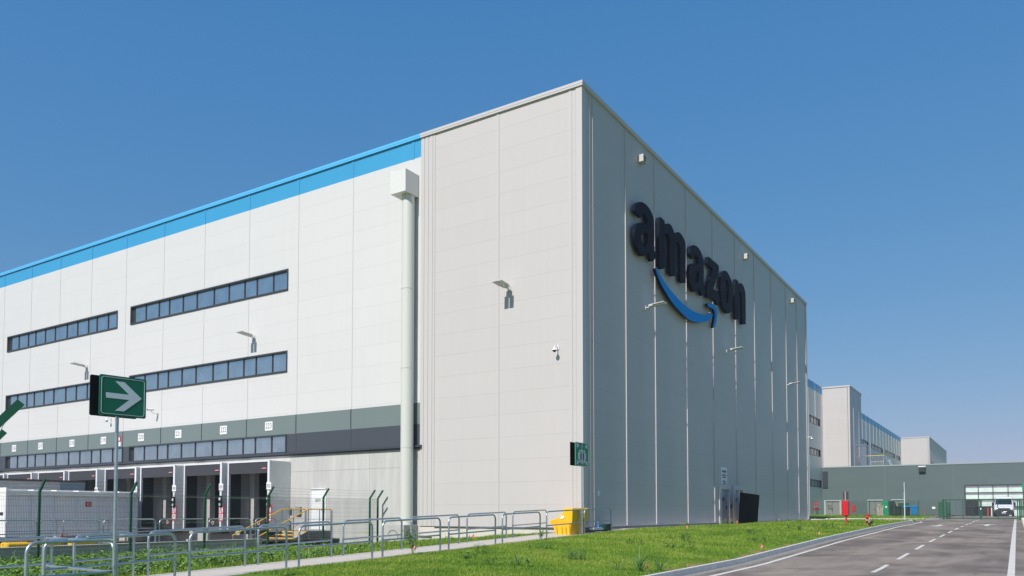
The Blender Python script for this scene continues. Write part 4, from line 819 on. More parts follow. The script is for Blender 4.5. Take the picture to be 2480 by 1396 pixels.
# yellow kerb stones
KY = mat('kerb_yellow', (.82, .50, .02), .6, noise=.06, nscale=5)
for i, (y0, y1, x) in enumerate([(-15.8, -13.9, -14.9), (-13.6, -12.6, -14.8), (-15.6, -14.7, -15.6), (-18.4, -17.5, -14.9)]):
    m = MB(((x), y0, .25)); m.bbox(x - .14, x + .14, y0, y1, .25, .50, .05)
    o = m.build('yellow_kerb_stone', KY); o.location = (x, y0, .25)
    tag(o, ['long yellow kerb stone behind the first green fence post', 'short yellow kerb stone right of the arrow sign pole foot', 'yellow kerb stone furthest back behind the fence', 'yellow kerb stone at the left edge behind the fence'][i], 'kerb stone', 'yellow kerb stones in the dock yard')
t = thing('yard_valve', 'small red valve post in the yard in front of the container', 'valve', (-19.5, -11.4, .2)); MB().tube([(0, 0, 0), (0, 0, .45)], .03, 8).build('post', MAT['dull_red'], t); MB().tube([(-.05, 0, .45), (.3, .1, .45)], .015, 8).build('handle', MAT['dull_red'], t)
# access stairs with yellow rails
ST = thing('access_stairs', 'steel access stairs with yellow handrails and nosings leading to door S019', 'stairs', (-15.7, -1.5, .1)); O = (-15.7, -1.5, .1)
SM = mat('stair_grating', (.14, .15, .16), .6)
XL, XR = -16.75, -14.82
m = MB(O); m.box(XL, XR, -1.62, -.02, .58, .64); m.build('landing', SM, ST)
nz = [(-1.66, .62), (-2.08, .47), (-2.46, .31), (-2.84, .15), (-3.2, .0)]
for y, z in nz:
    m = MB(O); m.box(XL + .05, XR - .05, y, y + .32, z - .04, z - .005); tr = m.build('tread', SM, ST)
    m = MB(O); m.box(XL + .05, XR - .05, y - .03, y + .02, z - .045, z + .012); m.build('nosing', YELS, tr)
for x in (XL, XR):
    m = MB(O); m.tube([(x, -.05, 1.76), (x, -1.62, 1.76), (x, -4.7, .46)], .03, 8); m.build('handrail', YELS, ST)
    m = MB(O)
    for y, z0, z1 in ((-.05, .0, 1.75), (-.85, .6, 1.75), (-1.62, -.1, 1.75), (-2.6, -.2, 1.34), (-3.6, -.2, .92), (-4.66, -.2, .47)): m.tube([(x, y, z0), (x, y, z1)], .022, 6)
    m.tube([(x, -.05, 1.25), (x, -1.62, 1.25), (x, -4.6, .02)], .014, 6); m.build('baluster', GALV, ST)
    m = MB(O); m.add([(x - .02, -1.6, .66), (x - .02, -3.5, -.12), (x - .02, -3.5, -.34), (x - .02, -1.6, .44), (x + .02, -1.6, .66), (x + .02, -3.5, -.12), (x + .02, -3.5, -.34), (x + .02, -1.6, .44)], [(0, 3, 2, 1), (4, 5, 6, 7), (0, 1, 5, 4), (2, 3, 7, 6), (1, 2, 6, 5), (3, 0, 4, 7)]); m.build('stringer', SM, ST)
m = MB(O); m.box(XR + .02, XR + .04, -1.6, -.05, .3, .62)
for y in (-1.5, -.8, -.1): m.box(XR - .02, XR + .03, y - .04, y + .04, -.2, .6)
m.build('support_frame', SM, ST)
t = thing('switch_box', 'small grey box on the concrete between dock 223 and the door', 'box', (-17.3, -.0, 1.7)); MB().bbox(-.2, .2, -.12, .03, -.25, .2).build('box', mat('box_grey', (.3, .31, .32), .5), t)
# ------------------------------------------------------------------ grey green low building
GB = thing('low_office_building', 'low grey green clad building with glazed entrance closing the road', 'building', (5, 92.9, 1.1)); O = (5, 92.9, 1.1)
YB = 92.9
DR = [(-8.25, -6.35, 1.1, 3.22), (-2.55, -.62, 1.1, 3.25), (.55, 2.2, 1.1, 3.28)]
GLZ = (9.5, 16.3, 1.1, 5.3)
m = MB(O); wall(m, 'Y', -8.74, 30, 1.05, 8.12, YB, .3, DR + [GLZ])
for x in (-.25, 8.2, 16.5, 25): m.box(x - .09, x + .09, YB - .02, YB + .002, 1.1, 8.12, 1)
m.quad((30, YB, 1), (30, 140, 1), (30, 140, 8.12), (30, YB, 8.12)); m.quad((-4.8, 105, 7.9), (30, 105, 7.9), (30, YB + .3, 7.9), (-8.7, YB + .3, 7.9)); m.quad((-2.4, 140, 7.9), (30, 140, 7.9), (30, 105, 7.9), (-2.4, 105, 7.9))
m.build('wall', [GREEN_G, mat('joint_grey_green', (.11, .145, .145), .5)], GB)
m = MB(O); m.box(-8.7, 30.1, YB - .06, YB + .4, 8.12, 8.28); m.build('coping', mat('coping_grey', (.30, .35, .36), .4), GB)
m = MB(O); m.box(-6.2, 9.3, YB - .03, YB, 1.1, 1.22); m.build('base_trim', FRAME, GB)
SD = mat('steel_double_door', (.20, .21, .20), .5); FR_ = mat('pale_door_frame', (.34, .42, .41), .5)
for i, (a, b2, z0, z1) in enumerate(DR):
    m = MB(O); m.box(a, b2, YB + .12, YB + .16, z0, z1); m.box((a + b2) / 2 - .02, (a + b2) / 2 + .02, YB + .10, YB + .12, z0, z1, 1); d = m.build('door', [SD, FRAME], GB)
    m = MB(O); m.box(a - .25 if i == 0 else a - .05, a, YB - .03, YB + .1, z0, z1 + .15); m.box(b2, b2 + (.25 if i == 0 else .05), YB - .03, YB + .1, z0, z1 + .15); m.box(a, b2, YB - .03, YB + .1, z1, z1 + .15); m.build('door_frame', FR_, GB)
    if i == 0:
        text('E015', .36, INK, d, FL(-7.75 - O[0], YB + .095 - O[1], 2.55 - O[2]), 'door_number', sx=.85)
        text('INGRESSO\nPERSONALE', .17, INK, d, FL(-7.65 - O[0], YB + .095 - O[1], 2.15 - O[2]), 'door_lettering', sx=.85)
    MB(O).box((a + b2) / 2 - .16, (a + b2) / 2 - .06, YB + .06, YB + .12, 2.0 if i else 1.85, 2.1 if i else 2.0).build('handle', BLACK, d)
a, b2, z0, z1 = GLZ
m = MB(O); m.box(a, a + .16, YB - .05, YB + .25, z0, z1); m.box(b2 - .16, b2, YB - .05, YB + .25, z0, z1); m.box(a + .16, b2 - .16, YB - .05, YB + .25, z1 - .16, z1)
for x in (11.12, 12.8, 14.5): m.box(x - .05, x + .05, YB + .02, YB + .22, z0, z1 - .16)
for z in (4.22, 3.32, 2.35): 
    for xa, xb in ((a + .16, 11.07), (11.17, 12.75), (12.85, 14.45), (14.55, b2 - .16)): m.box(xa, xb, YB + .04, YB + .2, z - .05, z + .05)
gf = m.build('entrance_frame', FRAME, GB)
GL2 = mat('entrance_glass', (.02, .03, .03), .06, spec=.8); 
PGL = bpy.data.materials.new('clear_glazing'); PGL.use_nodes = True; pn = PGL.node_tree.nodes['Principled BSDF']; pn.inputs['Base Color'].default_value = (.75, .9, .85, 1); pn.inputs['Transmission Weight'].default_value = .9; pn.inputs['Roughness'].default_value = .04; pn.inputs['IOR'].default_value = 1.3
BLIND = mat('pale_blind', (.60, .72, .66), .8, noise=.12, nscale=1.2)
cols = [a + .16, 11.07, 11.17, 12.75, 12.85, 14.45, 14.55, b2 - .16]; rows = [(4.27, z1 - .16), (3.37, 4.17), (2.4, 3.27), (z0, 2.3)]
for ci in range(4):
    for ri, (c, d) in enumerate(rows):
        xa, xb = cols[2 * ci], cols[2 * ci + 1]
        dark = (ci == 0 and ri >= 2) or (ri == 3 and ci < 3) or (ri == 2 and ci == 1 and False)
        pane = MB(O).box(xa, xb, YB + .10, YB + .12, c, d).build('pane', GL2 if dark else mat('reflective_entrance_glass', (.42, .52, .52), .08, metal=.85, noise=.15, nscale=1.5), gf)
        if not dark: MB(O).box(xa, xb, YB + .095, YB + .0985, c + .02, c + (d - c) * .68).build('blind', BLIND, gf)
m = MB(O); m.box(a, b2, YB + 2.5, YB + 2.6, z0, z1); m.build('inner_wall', mat('inner_dark', (.03, .03, .03), .8), GB)
t = thing('wall_projector', 'dark square wall light under the eaves of the grey green building', 'lamp', (4.5, YB - .02, 7.6)); MB().bbox(-.42, .42, -.4, 0, -.45, .25, .05).build('housing', mat('projector_dark', (.02, .03, .03), .5), t); MB().box(-.45, .45, -.45, 0, .25, .40).build('cover', PURE, t)
# things on the low roof
t = thing('stair_cage', 'tall galvanised mesh stair cage on the low roof against the block', 'cage', (-4.5, 98.5, 7.9)); O = (-4.5, 98.5, 7.9)
m = MB(O)
for x in (-4.85, -3.35):
    for y in (97.6, 99.4): m.tube([(x, y, 7.9), (x, y, 11.6)], .05, 6)
for z in (8.3, 10.0, 11.55):
    m.beam((-4.85, 97.6, z), (-3.35, 97.6, z), .06, .08); m.beam((-3.35, 97.6, z), (-3.35, 99.4, z), .06, .08)
m.beam((-4.8, 97.6, 11.4), (-3.4, 97.6, 9.9), .04, .04); m.beam((-4.8, 97.6, 10), (-3.4, 97.6, 8.2), .04, .04); m.build('frame', GALV, t)
m = MB(O)
for k in range(16): x = -4.85 + k * .1; m.box(x, x + .035, 97.62, 97.64, 7.95, 11.5)
for k in range(18): y = 97.6 + k * .1; m.box(-3.37, -3.34, y, y + .035, 7.95, 11.5)
for k in range(24): z = 8.0 + k * .15; m.box(-4.85, -3.35, 97.62, 97.64, z, z + .03)
m.build('mesh_infill', GALV, t); m = MB(O); m.box(-4.95, -3.25, 97.5, 99.5, 11.6, 11.7); m.build('cover', GALV, t)
t = thing('roof_platform', 'roof walkway with yellow handrail beside the stair cage', 'platform', (-2.3, 98.6, 8.3)); O = (-2.3, 98.6, 8.3)
m = MB(O); m.box(-3.3, -.9, 97.8, 99.4, 8.5, 8.62); m.build('deck', GALV, t); m = MB(O); m.tube([(-3.3, 97.8, 10.0), (-.95, 97.8, 10.0)], .05, 8); m.build('handrail', YELS, t)
m = MB(O)
for k in range(13): x = -3.3 + k * .196; m.tube([(x, 97.8, 8.6), (x, 97.8, 9.95)], .02 if k % 4 else .04, 5)
for x in (-3.2, -1.0): m.tube([(x, 97.9, 7.9), (x, 97.9, 8.5)], .04, 6)
m.build('railing', GALV, t); m = MB(O); m.beam((-.85, 98, 10.0), (.1, 98, 8.0), .6, .06); m.beam((-.4, 98.6, 9.4), (.0, 98.6, 8.2), .5, .4); m.build('ladder', GALV, t)
t = thing('roof_unit', 'grey air handling unit on the roof behind the yellow handrail', 'air unit', (-2.2, 101, 8)); MB().bbox(-.9, .9, -.5, .5, 0.1, 1.35).build('casing', mat('unit_grey', (.3, .32, .33), .5), t)
m = MB(); [m.box(-.8 + .2 * k, -.7 + .2 * k, -.53, -.5, .3, 1.2) for k in range(8)]; m.build('grille', FRAME, t)
t = thing('roof_dome', 'low round white roof cowl beside the farthest block', 'cowl', (8.0, 120, 7.9)); MB().tube([(0, 0, 0), (0, 0, .75), (0, 0, .8), (0, 0, 1.05)], [.6, .6, .9, .5], 20).build('cowl', mat('cream', (.65, .62, .52), .5), t)
t = thing('roof_box', 'small white box unit on the roof right of the farthest block', 'air unit', (11.8, 130, 7.9)); MB().bbox(-1.3, 1.0, -.6, .6, 0, 1.4).build('casing', PURE, t)
# red valve set on the white side wall
t = thing('valve_set', 'cluster of red fire valves with three risers on the white side wall', 'valve', (-8.6, 86.5, 1.3))
for k in range(3):
    y = 1.1 * k; p_ = MB().tube([(.1, y, -.1), (.1, y, 1.85)], .035, 8).build('riser', mat('riser_grey', (.3, .3, .3), .5), t)
    MB().disc((.1, y, 1.85), (1, 0, 0), .16, .05, 14).build('wheel', RED, p_); MB().bbox(.0, .2, y - .15, y + .15, .66, .92, .03).build('valve_body', RED, p_); MB().bbox(.02, .14, y - .07, y + .07, 1.25, 1.55, .02).build('gauge', RED, p_)
m = MB(); m.tube([(.18, -.2, .72), (.18, 3.4, .72)], .05, 8); m.build('manifold', RED, t)
# ------------------------------------------------------------------ gate, fence, bins
G = DGREEN
t = thing('double_gate', 'wide dark green two leaf gate closing the road', 'gate', (12.6, 56, .95)); O = (12.6, 56, .95)
for (xa, xb, mids) in ((9.75, 12.55, (11.15,)), (12.65, 15.5, (13.95,))):
    m = MB(O)
    for z in (1.02, 2.78): m.box(xa, xb, 55.97, 56.03, z - .04, z + .04)
    for x in (xa, xb): m.box(x - .045, x + .045, 55.96, 56.04, .98, 2.82)
    for x in mids: m.box(x - .035, x + .035, 55.97, 56.03, 1.06, 2.74)
    lf = m.build('gate_leaf', G, t)
    m = MB(O); k = 0
    while xa + .08 + k * .1 < xb: x = xa + .08 + k * .1; m.box(x - .003, x + .003, 55.995, 56.0, 1.06, 2.74); k += 1
    for z in (1.3, 1.5, 1.7, 1.9, 2.1, 2.3, 2.5): m.box(xa, xb, 55.995, 56.005, z - .005, z + .005)
    m.build('mesh_infill', WIRE, lf)
MB(O).box(12.56, 12.64, 55.93, 55.97, 1.85, 2.0).build('lock', PURE, t)
MB(O).box(9.45, 9.62, 55.92, 56.08, .9, 2.85).build('gate_post', G, t); MB(O).box(15.6, 15.74, 55.92, 56.08, .9, 2.85).build('gate_post', G, t)
def fence_stub(lb, xa, xb, y):
    t = thing('gate_side_fence', lb, 'fence', ((xa + xb) / 2, y, .95), 0, 'dense green fence panels beside the gate'); O = t.location
    for x in (xa, xb): MB(O).box(x - .04, x + .04, y - .04, y + .04, .9, 2.62).build('post', G, t)
    m = MB(O); k = 0
    while xa + k * .045 < xb: m.box(xa + k * .045, xa + k * .045 + .028, y - .01, y + .01, .95, 2.56); k += 1
    m.build('bar_infill', G, t)
fence_stub('short dense green fence panel left of the gate post', 9.15, 9.42, 56.1); fence_stub('dense green fence panel just inside the gate on its left', 9.68, 9.98, 57.5); fence_stub('dense green fence panel at the right end of the gate', 15.8, 16.05, 56.3)
t = thing('thin_mesh_fence', 'see-through green mesh fence crossing the far grass with a thin post', 'fence', (5, 70, 1.05)); O = (5, 70, 1.05)
for x in (-1.5, 1.0, 3.6, 6.1, 8.6): MB(O).box(x - .04, x + .04, 69.96, 70.04, 1.0, 2.9).build('post', G, t)
m = MB(O); x = -1.5
while x < 9.0: m.box(x, x + .006, 70, 70.006, 1.1, 2.85); x += .06
for z in (1.15, 1.35, 1.6, 1.8, 2.0, 2.2, 2.4, 2.6, 2.85): m.box(-1.5, 9.0, 69.997, 70.003, z, z + .012)
m.build('mesh', WIRE, t)
def plaque(lb, x, y, z, w=.16, h=.11):
    o = MB().box(-w, w, -.01, 0, -h, h).build('small_plaque', PURE); o.location = (x, y, z); tag(o, lb, 'plaque', 'small white plaques on the far fence')
plaque('small white plaque on the fence left of the gate', 7.6, 69.95, 2.1); plaque('small white plaque between the two red cabinets', -1.42, 69.95, 2.25)
t = thing('red_post', 'thin red marker post in the grass before the grey green building', 'post', (6.2, 75, 1.1)); MB().tube([(0, 0, 0), (0, 0, 1.15)], .045, 8).build('post', mat('faded_red', (.42, .10, .09), .6), t)
def wheelie(lb, x, y, bodymat, lidmat, w=.62):
    t = thing('wheelie_bin', lb, 'bin', (x, y, 1.12), 0, 'waste bins by the grey green building')
    m = MB(); vs = [(-w * .42, -.34, .12), (w * .42, -.34, .12), (w * .42, .3, .12), (-w * .42, .3, .12), (-w / 2, -.45, 1.2), (w / 2, -.45, 1.2), (w / 2, .38, 1.2), (-w / 2, .38, 1.2)]
    m.add(vs, [(0, 3, 2, 1), (4, 5, 6, 7), (0, 1, 5, 4), (1, 2, 6, 5), (2, 3, 7, 6), (3, 0, 4, 7)]); 
    for k in (-.2, 0, .2): m.box(k * w - .02, k * w + .02, -.47, -.40, .2, 1.1)
    m.build('body', bodymat, t)
    m = MB(); m.add([(-w / 2 - .03, -.52, 1.2), (w / 2 + .03, -.52, 1.2), (w / 2 + .03, .45, 1.2), (-w / 2 - .03, .45, 1.2), (-w / 2, -.4, 1.30), (w / 2, -.4, 1.30), (w / 2, .45, 1.38), (-w / 2, .45, 1.38)], [(0, 3, 2, 1), (4, 5, 6, 7), (0, 1, 5, 4), (1, 2, 6, 5), (2, 3, 7, 6), (3, 0, 4, 7)]); m.build('lid', lidmat, t)
    for sx_ in (-1, 1): MB().tube([(sx_ * w * .36, .3, .1), (sx_ * w * .5, .3, .1)], .1, 12).build('wheel', BLACK, t)
BB = mat('bin_blue', (.0, .20, .50), .4); BKB = mat('bin_black', (.01, .012, .014), .5)
wheelie('black bodied blue lidded bin, left one of the pair', 3.0, 87.5, BKB, BB, .8); wheelie('all blue bin behind the thin sign post', 3.85, 88.3, BB, BB, .75)
t = thing('black_skip', 'wide black lidded waste container in front of the leaning black mats', 'bin', (1.75, 87.0, 1.12)); m = MB(); m.bbox(-.62, .62, -.5, .5, .12, 1.15, .05); m.build('body', BKB, t); m = MB(); m.bbox(-.66, .66, -.54, .54, 1.15, 1.28, .03); m.build('lid', BLACK, t)
t = thing('black_mats', 'bundle of long black rubber mats leaning upright by the bins', 'mats', (1.35, 88.4, 1.12))
for k in range(6): m = MB(); m.beam((-.55 + .22 * k, -.3, 0), (-.75 + .16 * k, .35, 2.05 - .03 * k), .18, .07); m.build('mat', mat('rubber_black', (.014, .014, .016), .6, noise=.3, nscale=4), t)
t = thing('green_board', 'bright green tall cabinet beside the leaning black mats', 'cabinet', (.35, 88.3, 1.12)); MB().bbox(-.38, .38, -.2, .2, 0, 2.0, .03).build('cabinet', mat('bright_green', (.0, .27, .11), .4), t); MB().disc((.1, -.2, 1.2), (0, -1, 0), .13, .02, 14).build('round_label', PURE, t)
t = thing('timber_stack', 'untidy stack of pale boards leaning against the green cabinet', 'boards', (-.05, 87.4, 1.12))
for k in range(9): m = MB(); x = rnd.uniform(-.6, .3); m.beam((x, -.2 + rnd.uniform(-.1, .1), 0), (x + rnd.uniform(-.35, .1), .3, rnd.uniform(1.0, 1.7)), .1, .03); m.build('board', mat('weathered_board', (.34, .30, .25), .8, noise=.3, nscale=6), t)
t = thing('green_container', 'dark green box container standing behind the black mats', 'container', (2.6, 89.6, 1.12)); MB().bbox(-.8, .45, -.4, .4, 0, 1.75, .03).build('body', mat('container_green', (.012, .075, .045), .5), t); MB().box(-.15, -.05, -.05, .05, 1.75, 1.95).build('hinge', BLACK, t)
# bollards
for x, mt, lb in ((13.0 - .75, mat('bollard_red', (.6, .05, .02), .5), 'red bollard seen through the gate left of the van'), (12.95 - .3, PURE, 'white bollard seen through the gate beside the red one'), (16.35, PURE, 'white bollard right of the parked van')):
    t = thing('bollard', lb, 'bollard', (x + .1, 86, 1.1), 0, 'bollards in front of the glazed entrance'); MB().tube([(0, 0, 0), (0, 0, 1.0)], .075, 12).build('post', mt, t); MB().dome((0, 0, 1.0), .075, (0, 0, 1)).build('cap', mt, t)
# ------------------------------------------------------------------ van
def loft(m, secs, mi=0):
    """secs: list of equally long closed rings"""
    n = len(secs[0]); vs = [p for s_ in secs for p in s_]
    m.add(vs, [(i * n + k, i * n + (k + 1) % n, (i + 1) * n + (k + 1) % n, (i + 1) * n + k) for i in range(len(secs) - 1) for k in range(n)] + [tuple(reversed(range(n))), tuple(range((len(secs) - 1) * n, len(secs) * n))], mi)
VX, VY, VZ = 14.12, 80.0, 1.07
V = thing('parked_van', 'white panel van with dark lower bumper parked behind the green gate', 'van', (VX, VY, VZ))
def ring(y, zb, zt, hb, hw, ht):   # bottom, belt, top half widths
    zw = min(zt - .05, 1.25); return [(-hb, y, zb), (hb, y, zb), (hw, y, zb + .25), (hw, y, zw), ((hw + ht) / 2 + .02, y, (zw + zt) / 2 + .05), (ht, y, zt - .07), (ht - .10, y, zt), (-ht + .10, y, zt), (-ht, y, zt - .07), (-(hw + ht) / 2 - .02, y, (zw + zt) / 2 + .05), (-hw, y, zw), (-hw, y, zb + .25)]
m = MB(); loft(m, [ring(0, .42, .98, .78, .86, .78), ring(.10, .32, 1.10, .9, .97, .86), ring(.55, .3, 1.32, .93, 1.01, .88), ring(.85, .3, 1.48, .94, 1.02, .88), ring(1.55, .3, 2.16, .94, 1.02, .84), ring(1.8, .3, 2.36, .94, 1.03, .86), ring(2.2, .3, 2.42, .94, 1.03, .88), ring(5.5, .3, 2.42, .94, 1.03, .88)])
vb = m.build('body', mat('van_white', (.70, .71, .75), .22, coat=.5), V)
m = MB(); m.add([(-.80, .78, 1.47), (.80, .78, 1.47), (.74, 1.44, 2.13), (-.74, 1.44, 2.13)], [(0, 1, 2, 3)]); m.add([(-.86, .80, 1.44), (.86, .80, 1.44), (.80, 1.49, 2.17), (-.80, 1.49, 2.17)], [(0, 1, 2, 3)], 1)
m.build('windscreen', [mat('van_glass', (.015, .02, .025), .06, spec=.8), FRAME], V)
m = MB(); loft(m, [[(-.80, -.08, .20), (.80, -.08, .20), (.92, -.05, .45), (.93, -.04, .80), (-.93, -.04, .80), (-.92, -.05, .45)], [(-.98, .5, .20), (.98, .5, .20), (1.04, .5, .45), (1.035, .5, .80), (-1.035, .5, .80), (-1.04, .5, .45)]]); m.build('bumper', mat('van_dark_plastic', (.012, .013, .018), .6), V)
m = MB(); m.add([(-.66, -.05, 1.02), (.66, -.05, 1.02), (.50, -.095, .60), (-.50, -.095, .60)], [(3, 2, 1, 0)]); gr = m.build('grille', BLACK, V)
m = MB(); m.tube([(-.74, -.07, 1.0), (-.60, -.11, .92), (-.46, -.11, .66), (0, -.12, .60), (.46, -.11, .66), (.60, -.11, .92), (.74, -.07, 1.0)], .022, 6); m.build('chrome_trim', mat('chrome', (.7, .7, .72), .15, metal=1), V)
for s_ in (-1, 1):
    m = MB(); m.add([(s_ * .88, -.0, .80), (s_ * .60, -.04, .88), (s_ * .62, -.02, 1.02), (s_ * .90, .12, 1.06)], [(0, 1, 2, 3) if s_ > 0 else (3, 2, 1, 0)]); m.build('headlight', mat('headlight_glass', (.55, .58, .62), .1), V)
    m = MB(); m.bbox(s_ * 1.10 - .11, s_ * 1.10 + .11, .95, 1.1, 1.28, 1.72, .03); mi = m.build('mirror', BLACK, V); MB().beam((s_ * .95, 1.08, 1.4), (s_ * 1.06, 1.05, 1.42), .06, .06).build('mirror_arm', BLACK, mi)
    m = MB(); m.add([(s_ * 1.035, 1.1, 1.35), (s_ * 1.035, 2.4, 1.35), (s_ * .93, 2.4, 2.05), (s_ * .93, 1.65, 2.05)], [(0, 1, 2, 3)]); m.build('side_window', MAT['van_glass'], V)
    for yy in (.95, 4.5):
        w2 = MB().tube([(s_ * .80, yy, .34), (s_ * 1.02, yy, .34)], .34, 24).build('wheel', BLACK, V); MB().tube([(s_ * 1.0, yy, .34), (s_ * 1.03, yy, .34)], .2, 16).build('rim', GALV, w2)
pl_ = MB().box(-.26, .26, -.14, -.07, .40, .51).build('licence_plate', PURE, V); m = MB(); m.box(-.26, -.21, -.145, -.14, .40, .51); m.box(.21, .26, -.145, -.14, .40, .51); m.build('plate_band', mat('plate_blue', (.02, .06, .4), .5), pl_)
outline([[(0, .12), (.075, 0), (0, -.12), (-.075, 0)], [(0, .075), (.045, 0), (0, -.075), (-.045, 0)]], .02, mat('chrome', (.7, .7, .72), .15), V, FL(0, -.10, 1.0), 'badge', smooth=False)
# ------------------------------------------------------------------ planting
LEAF = mat('weed_leaf_green', (.165, .285, .045), .55, noise=.35, nscale=7, spec=.35)
LEAFB = mat('weed_leaf_blue_green', (.075, .165, .045), .5, noise=.3, nscale=8)
LEAFL = mat('weed_leaf_light', (.13, .25, .035), .55, noise=.25, nscale=9)
def blade_mat(name, ca, cb, cc):
    m = mat(name, ca, .6, spec=.25); nt = m.node_tree; b = nt.nodes['Principled BSDF']; ge = N(nt, 'ShaderNodeNewGeometry')
    def nz(s, d=4):
        n = N(nt, 'ShaderNodeTexNoise'); n.inputs['Scale'].default_value = s; n.inputs['Detail'].default_value = d; nt.links.new(ge.outputs['Position'], n.inputs['Vector']); return n.outputs[0]
    r = N(nt, 'ShaderNodeValToRGB'); nt.links.new(math_n(nt, 'ADD', math_n(nt, 'MULTIPLY', nz(.55), .65), math_n(nt, 'MULTIPLY', nz(5), .35)), r.inputs[0])
    e = r.color_ramp.elements; e[0].position = .38; e[0].color = (*cb, 1); e[1].position = .62; e[1].color = (*cc, 1); k = r.color_ramp.elements.new(.5); k.color = (*ca, 1)
    nt.links.new(r.outputs[0], b.inputs['Base Color']); return m
BLADE1 = blade_mat('grass_blade_green', (.125, .225, .015), (.07, .15, .012), (.19, .27, .03))
BLADE2 = blade_mat('grass_blade_light', (.22, .33, .035), (.14, .25, .025), (.33, .37, .07))
def leaf(m, base, d, L, wd, droop, mi=0):
    """a broad leaf: folded along its midrib, five stations"""
    b = Vector(base); d = Vector(d).normalized(); side = d.cross(Vector((0, 0, 1))); side = side.normalized() if side.length > .05 else Vector((1, 0, 0)); upn = side.cross(d)
    vs = []
    for t_, w in ((0, .05), (.25, .8), (.5, 1), (.78, .62), (1, .02)):
        c = b + d * L * t_ + Vector((0, 0, -droop * L * t_ * t_))
        vs += [c - side * wd * w / 2 + upn * wd * .14 * w, c, c + side * wd * w / 2 + upn * wd * .14 * w]
    m.add(vs, [f for k in range(4) for f in ((3 * k, 3 * k + 1, 3 * k + 4, 3 * k + 3), (3 * k + 1, 3 * k + 2, 3 * k + 5, 3 * k + 4))], mi)
def weed(m, x, y, z, h, n, L, rg, mi=0, stem=True, spread=.5):
    for s_ in range(max(1, n // 5)):
        a = rg.uniform(0, 6.28); tip = Vector((x + math.cos(a) * spread * h * rg.random(), y + math.sin(a) * spread * h * rg.random(), z + h * rg.uniform(.6, 1)))
        if stem: m.tube([(x, y, z - .03), ((x + tip.x) / 2 + .01, (y + tip.y) / 2, z + (tip.z - z) * .6), tip], [.006, .005, .003], 4, mi, cap=False)
        for k in range(5):
            f = rg.uniform(.3, 1); p = Vector((x, y, z)).lerp(tip, f); aa = rg.uniform(0, 6.28)
            leaf(m, p, (math.cos(aa), math.sin(aa), rg.uniform(-.1, .6)), L * rg.uniform(.6, 1.2), L * rg.uniform(.5, .75), rg.uniform(.1, .5), mi)
def blades(m, x, y, z, n, L, wd, rg, mi=0, lean=.8):
    for k in range(n):
        a = rg.uniform(0, 6.28); ln = rg.uniform(.15, lean); l_ = L * rg.uniform(.55, 1.1); d = Vector((math.cos(a), math.sin(a), 0)); sd = Vector((-d.y, d.x, 0)); vs = []
        bx = x + d.x * .03; by = y + d.y * .03
        for t_, w in ((0, .7), (.35, 1), (.7, .7), (1, .05)):
            c = Vector((bx, by, z)) + d * l_ * ln * t_ * (.4 + .6 * t_) + Vector((0, 0, l_ * (t_ - .55 * ln * t_ * t_)))
            vs += [c - sd * wd * w / 2, c + sd * wd * w / 2]
        m.add(vs, [(2 * q, 2 * q + 1, 2 * q + 3, 2 * q + 2) for q in range(3)], mi)
def plant(name, lb, x, y, fn, mt, z=None, cat='weed', group=None):
    z = ground_z(x, y) if z is None else z; t = thing(name, lb, cat, (x, y, z), group=group); m = MB((x, y, z)); fn(m, x, y, z); m.build('foliage', mt, t); return t
rg = random.Random(5)
plant('sapling', 'leafy green sapling growing at the path edge before the concrete pit', .62, -11.9, lambda m, x, y, z: weed(m, x, y, z, .75, 45, .17, rg, spread=.42), [LEAF])
plant('young_plant', 'broad leaved plant at the foot of the barrier just left of the bin', .85, -4.9, lambda m, x, y, z: weed(m, x, y, z, .48, 26, .15, rg, spread=.45), [LEAFL])
plant('grass_clump', 'large clump of long bluish blades at the kerb in the foreground', 7.75, -11.95, lambda m, x, y, z: (blades(m, x, y, z, 24, .78, .022, rg, lean=1.45), blades(m, x - .45, y - .2, z, 14, .6, .018, rg, lean=1.5), blades(m, x + .3, y + .55, z, 20, .7, .020, rg, lean=1.5)), [LEAFB])
plant('grass_clump', 'second clump of long blades at the bottom edge below the grit bin', 5.3, -13.6, lambda m, x, y, z: (blades(m, x, y, z, 14, .5, .018, rg, lean=1.5), blades(m, x - .7, y - .1, z, 9, .6, .018, rg, lean=1.5), weed(m, x + .3, y, z, .25, 15, .09, rg)), [LEAFB])
plant('thistle', 'dark bushy thistle like weed in the lawn below the grit bin', 5.6, -11.0, lambda m, x, y, z: [weed(m, x + rg.uniform(-.3, .3), y + rg.uniform(-.2, .2), z, .32, 14, .07, rg) for _ in range(9)], [LEAFB])
W_ = [(4.9, -1.6, .30, 'bluish weed in the lawn right of the bin'), (6.0, -4.6, .26, 'round bluish weed tuft casting a shadow mid lawn'), (4.3, -4.4, .22, 'small dark weed mid lawn, left of the bluish tuft'), (3.3, -8.8, .2, 'pale green rosette in the lawn below the bin'),
      (6.9, 1.2, .18, 'low dark weed patch in the lawn below the exit doors'), (2.3, -10.9, .28, 'tall thin dark weed left in the lawn foreground'), (1.3, 8.6, .35, 'weeds at the wall foot beneath the raised letters'), (1.2, 15.5, .42, 'bushy weeds at the wall foot left of door E018'),
      (6.1, 11.4, .25, 'low bluish weeds in the lawn below the black screen'), (6.6, 17.2, .3, 'weed tuft in the lawn below the red cabinet'), (1.3, 30.5, .38, 'weeds beyond the black screen at the wall foot'), (5.4, 5.2, .2, 'weed patch in the lawn centre'), (4.3, 20.3, .4, 'weed clump left of the red cabinet post'), (3.2, -12.9, .2, 'bright leafed weed at the bottom of the lawn')]
